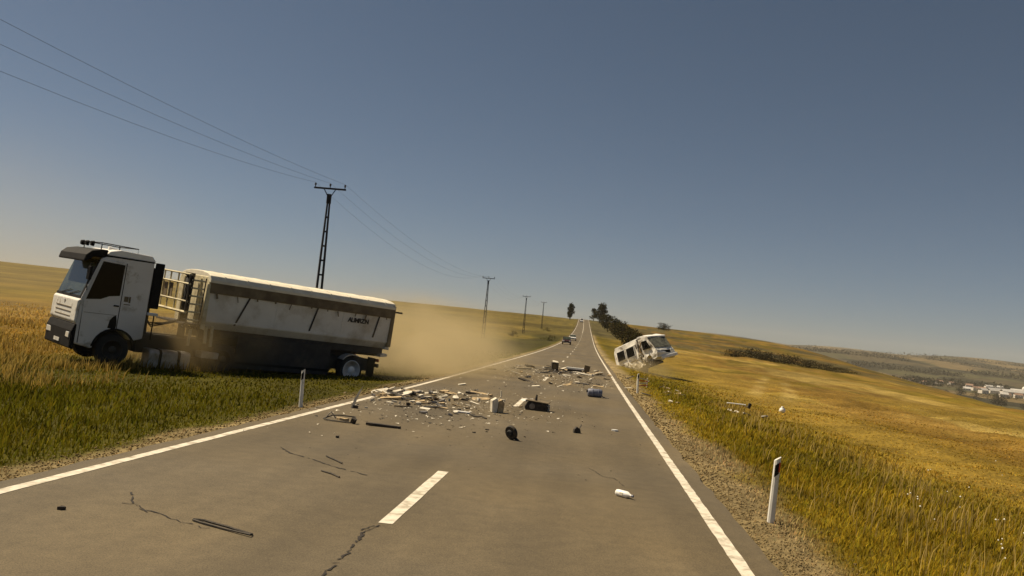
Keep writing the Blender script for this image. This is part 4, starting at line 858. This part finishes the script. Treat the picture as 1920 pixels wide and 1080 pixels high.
# pile of splintered boards beside the truck's rear, and the scatter further on
rd = random.Random(21)
GROUPS = {'wood': ('brown splintered board', 'board'), 'pale': ('pale splintered board', 'board'), 'scrap': ('dark scrap', 'scrap'), 'metal': ('grey metal scrap', 'scrap')}
ORD = ['leftmost', 'second', 'third', 'fourth', 'fifth', 'sixth', 'seventh', 'eighth', 'ninth', 'tenth', 'eleventh', 'twelfth']
CLUSTERS = {}
def scatter(n, cx, cy, sx, sy, where, sc=1.0, mats=('wood', 'pale', 'pale', 'scrap', 'wood', 'metal'), pilez=.0):
    for k in range(n):
        x = rd.gauss(cx, sx); y = rd.gauss(cy, sy); m = rd.choice(mats); l = rd.uniform(.18, .75)*sc
        big = rd.random() < .7
        o = (splinter(l, l*rd.uniform(.12, .3), rd.uniform(.015, .05), rd) if big else jag_plate(l*.6, l*.45, rd.uniform(.02, .08), rd.randint(5, 8), rd)).build('broken_board' if m in ('wood', 'pale') else 'scrap_piece', MT[m])
        d2 = math.exp(-((x-cx)/sx)**2-((y-cy)/sy)**2)
        put(o, x, y, .01+rd.random()*pilez*d2, (rd.gauss(0, .25), rd.gauss(0, .18), rd.uniform(-.9, .9)))
        CLUSTERS.setdefault((m, where), []).append((x/y, o))
def label_clusters():
    """each piece is named by its kind, its cluster and its rank from the left"""
    for (m, where), lst in CLUSTERS.items():
        word, cat = GROUPS[m]; lst.sort(key=lambda q: q[0]); n = len(lst)
        for i, (_, o) in enumerate(lst):
            j, side = (i, 'left') if i < (n+1)//2 else (n-1-i, 'right')
            rank = 'only' if n == 1 else (side+'most' if j == 0 else f'{ORD[j]} from the {side},')
            tag(o, f'{rank} {word} {where}', cat, f'{word}s {where}')
scatter(34, -5.0, 24.0, .55, 1.3, "in the heap by the truck's rear", .85, pilez=.10)
scatter(22, -4.1, 22.6, .45, 1.1, 'in the scatter between heap and road centre', .8)
scatter(16, -3.7, 27.0, .5, 1.6, 'in the scatter between heap and road centre', .9)
scatter(22, -1.6, 53, 1.0, 2.6, 'in the wreckage line across the road', 2.0, ('pale', 'pale', 'wood', 'scrap', 'metal'))
scatter(12, .5, 53, .8, 2.2, 'in the wreckage line across the road', 1.9, ('pale', 'pale', 'wood'))
scatter(18, -1.5, 40, 1.3, 4.5, 'in the litter before the wreckage line', 1.0)
scatter(16, 4.4, 44, 1.0, 5, 'in the verge below the camper', 1.1, ('pale', 'pale', 'wood'))
scatter(9, 7.2, 42.5, .9, 1.6, 'in the tall grass right of the far marker', 1.0, ('pale',))
scatter(46, -3.9, 23.2, 1.0, 1.9, 'among the small splinters left of the road centre', .5)
scatter(26, -1.0, 50, 1.5, 4.0, 'among the small splinters before the camper', .8, ('pale', 'wood', 'metal', 'scrap'))
label_clusters()
def crumbs(n, cx, cy, sx, sy, m, r0, r1):
    b = MB()
    for k in range(n):
        x, y = rd.gauss(cx, sx), rd.gauss(cy, sy)
        if not (-5.8 < x < 1.9 and y > 12): continue
        r = rd.uniform(r0, r1); z = road_z(x, y); a = [(x+r*rd.uniform(-1, 1), y+r*rd.uniform(-1, 1), z+r*rd.uniform(0, .6)) for _ in range(4)]
        b.add(a, [(0, 1, 2), (0, 3, 1), (1, 3, 2), (2, 3, 0)])
    return tag(b.build('crumbs', m), kind='stuff')
crumbs(700, -3.6, 23, 1.5, 3.0, MT['pale'], .015, .06); crumbs(500, -3.4, 23, 1.6, 3.2, MT['scrap'], .015, .06)
crumbs(500, -1.2, 47, 1.6, 6.5, MT['pale'], .03, .09); crumbs(300, -1.0, 45, 1.6, 7, MT['scrap'], .02, .08); crumbs(160, -1.5, 17, 2.0, 4, MT['scrap'], .008, .025)
for x, y, l in ((-1.85, 53.4, .0),):
    T = empty('broken_cabinet', (x, y, road_z(x, y)), (.1, 0, .2), 'dark upright broken cabinet in the line of wreckage across the road', 'cabinet')
    MB().box((0, 0, .24), (.42, .35, .48)).build('carcass', MT['scrap'], T, bevel=.02); MB().box((.02, -.02, .52), (.34, .3, .05), (.2, .1, 0)).build('top', MT['pale'], T); MB().box((.0, -.185, .24), (.3, .02, .34)).build('door', MT['rim_band'], T)
T = empty('broken_sink_unit', (-.35, 53.8, road_z(-.3, 53.8)), (0, 0, -.05), 'long low white unit with a dark end in the line of wreckage', 'cabinet')
MB().box((-.2, 0, .2), (1.1, .4, .12)).build('worktop', MT['camper_roof'], T, bevel=.01); MB().box((-.25, 0, .07), (.9, .3, .13)).build('base', MT['scrap'], T); MB().box((.5, 0, .24), (.36, .36, .46), (0, .15, 0)).build('end_box', MT['rim_band'], T, bevel=.02)
T = empty('red_crate', (3.05, 45, road_z(3.05, 45)), (0, 0, .3), 'torn red and white crate in the verge beside the far marker post', 'crate')
for k in range(4): MB().box((0, 0, .06+.12*k), (.6, .03, .05), (0, .1*(k-1.5), 0)).build('slat', MT['red'] if k % 2 == 0 else MT['pale'], T)
for xx in (-.28, .28): MB().box((xx, .03, .24), (.05, .03, .5)).build('upright', MT['pale'], T)
T = empty('fallen_pole', (7.55, 41.8, hz(7.55, 41.8)+.15), (0, .02, .0), 'pale round bar with a dark end cap lying in the tall grass', 'bar')
MB().tube([(-.65, 0, .12), (.25, .05, .12)], .035, 8).build('bar', MT['camper_roof'], T); MB().box((.42, .05, .10), (.14, .14, .26), (0, .2, 0)).build('end_cap', MT['scrap'], T, bevel=.02)
T = empty('white_bag', (10.0, 44, hz(10, 44)), (0, 0, 0), 'small white bag lying alone in the golden field', 'bag')
MB().lathe([(0, 0), (.12, .0), (.17, .08), (.13, .2), (.05, .26), (.07, .30), (0, .3)], 10, (0, 0, 0), 'z').build('sack', MT['camper_roof'], T, smooth=True)
MB().lathe([(.052, .245), (.06, .255), (.052, .265)], 8, (0, 0, 0), 'z').build('tie', MT['scrap'], T)

# ------------------------------------------------------------------ dust and haze
def dust(loc, size, rz, density, col, scale, name='dust_cloud', falloff=1.0, contrast=(.38, .68)):
    b = bmesh.new(); bmesh.ops.create_icosphere(b, subdivisions=3, radius=1); me = bpy.data.meshes.new(name); b.to_mesh(me); b.free()
    m = bpy.data.materials.new(name); m.use_nodes = True; N, L = m.node_tree.nodes, m.node_tree.links; N.remove(N['Principled BSDF'])
    v = N.new('ShaderNodeVolumePrincipled'); v.inputs['Color'].default_value = (*col, 1); v.inputs['Anisotropy'].default_value = .2
    tc = N.new('ShaderNodeTexCoord'); ln = N.new('ShaderNodeVectorMath'); ln.operation = 'LENGTH'; L.new(tc.outputs['Object'], ln.inputs[0])
    r = N.new('ShaderNodeMapRange'); r.interpolation_type = 'SMOOTHSTEP'; r.inputs['From Min'].default_value = 1.0; r.inputs['From Max'].default_value = .15; r.inputs['To Max'].default_value = 1; L.new(ln.outputs['Value'], r.inputs['Value'])
    ge = N.new('ShaderNodeNewGeometry'); n = N.new('ShaderNodeTexNoise'); n.inputs['Scale'].default_value = scale; n.inputs['Detail'].default_value = 4; L.new(ge.outputs['Position'], n.inputs['Vector'])
    r2 = N.new('ShaderNodeMapRange'); r2.inputs['From Min'].default_value = contrast[0]; r2.inputs['From Max'].default_value = contrast[1]; L.new(n.outputs['Fac'], r2.inputs['Value'])
    x = N.new('ShaderNodeMath'); x.operation = 'MULTIPLY'; L.new(r.outputs[0], x.inputs[0]); L.new(r2.outputs[0], x.inputs[1])
    x2 = N.new('ShaderNodeMath'); x2.operation = 'MULTIPLY'; L.new(x.outputs[0], x2.inputs[0]); x2.inputs[1].default_value = density; L.new(x2.outputs[0], v.inputs['Density'])
    L.new(v.outputs[0], N['Material Output'].inputs['Volume']); me.materials.append(m)
    o = bpy.data.objects.new(name, me); C.objects.link(o); o.location = loc; o.scale = size; o.rotation_euler.z = rz; tag(o, kind='stuff'); return o
DC = (.76, .63, .38)
dust((-8.9, 44, .6), (7.2, 14, 3.7), .22, .36, DC, .42, contrast=(.34, .66))
dust((-7.4, 36.5, .2), (3.6, 6.0, 1.7), .3, .45, DC, .9, contrast=(.36, .62))
dust((-13.2, 28.0, .7), (3.8, 2.1, 1.5), .86, .7, (.52, .40, .21), .7, contrast=(.25, .7))
dust((5.0, 75, .0), (4.0, 5, 1.5), 0, .22, DC, .5)
dust((-13.4, 31.0, .5), (2.4, 5.5, 1.7), -.72, .8, DC, .6)
dust((-31, 44, 3.5), (13.5, 15, 10), 0, .012, DC, .12, contrast=(.2, .6))
hb = MB().box((0, 4600, 110), (18400, 9740, 420)); 
hm = bpy.data.materials.new('haze_air'); hm.use_nodes = True; hm.node_tree.nodes.remove(hm.node_tree.nodes['Principled BSDF'])
hv = hm.node_tree.nodes.new('ShaderNodeVolumePrincipled'); hv.inputs['Color'].default_value = (.96, .90, .78, 1); hv.inputs['Density'].default_value = 5e-5
hm.node_tree.links.new(hv.outputs[0], hm.node_tree.nodes['Material Output'].inputs['Volume'])
tag(hb.build('haze', hm), kind='stuff')
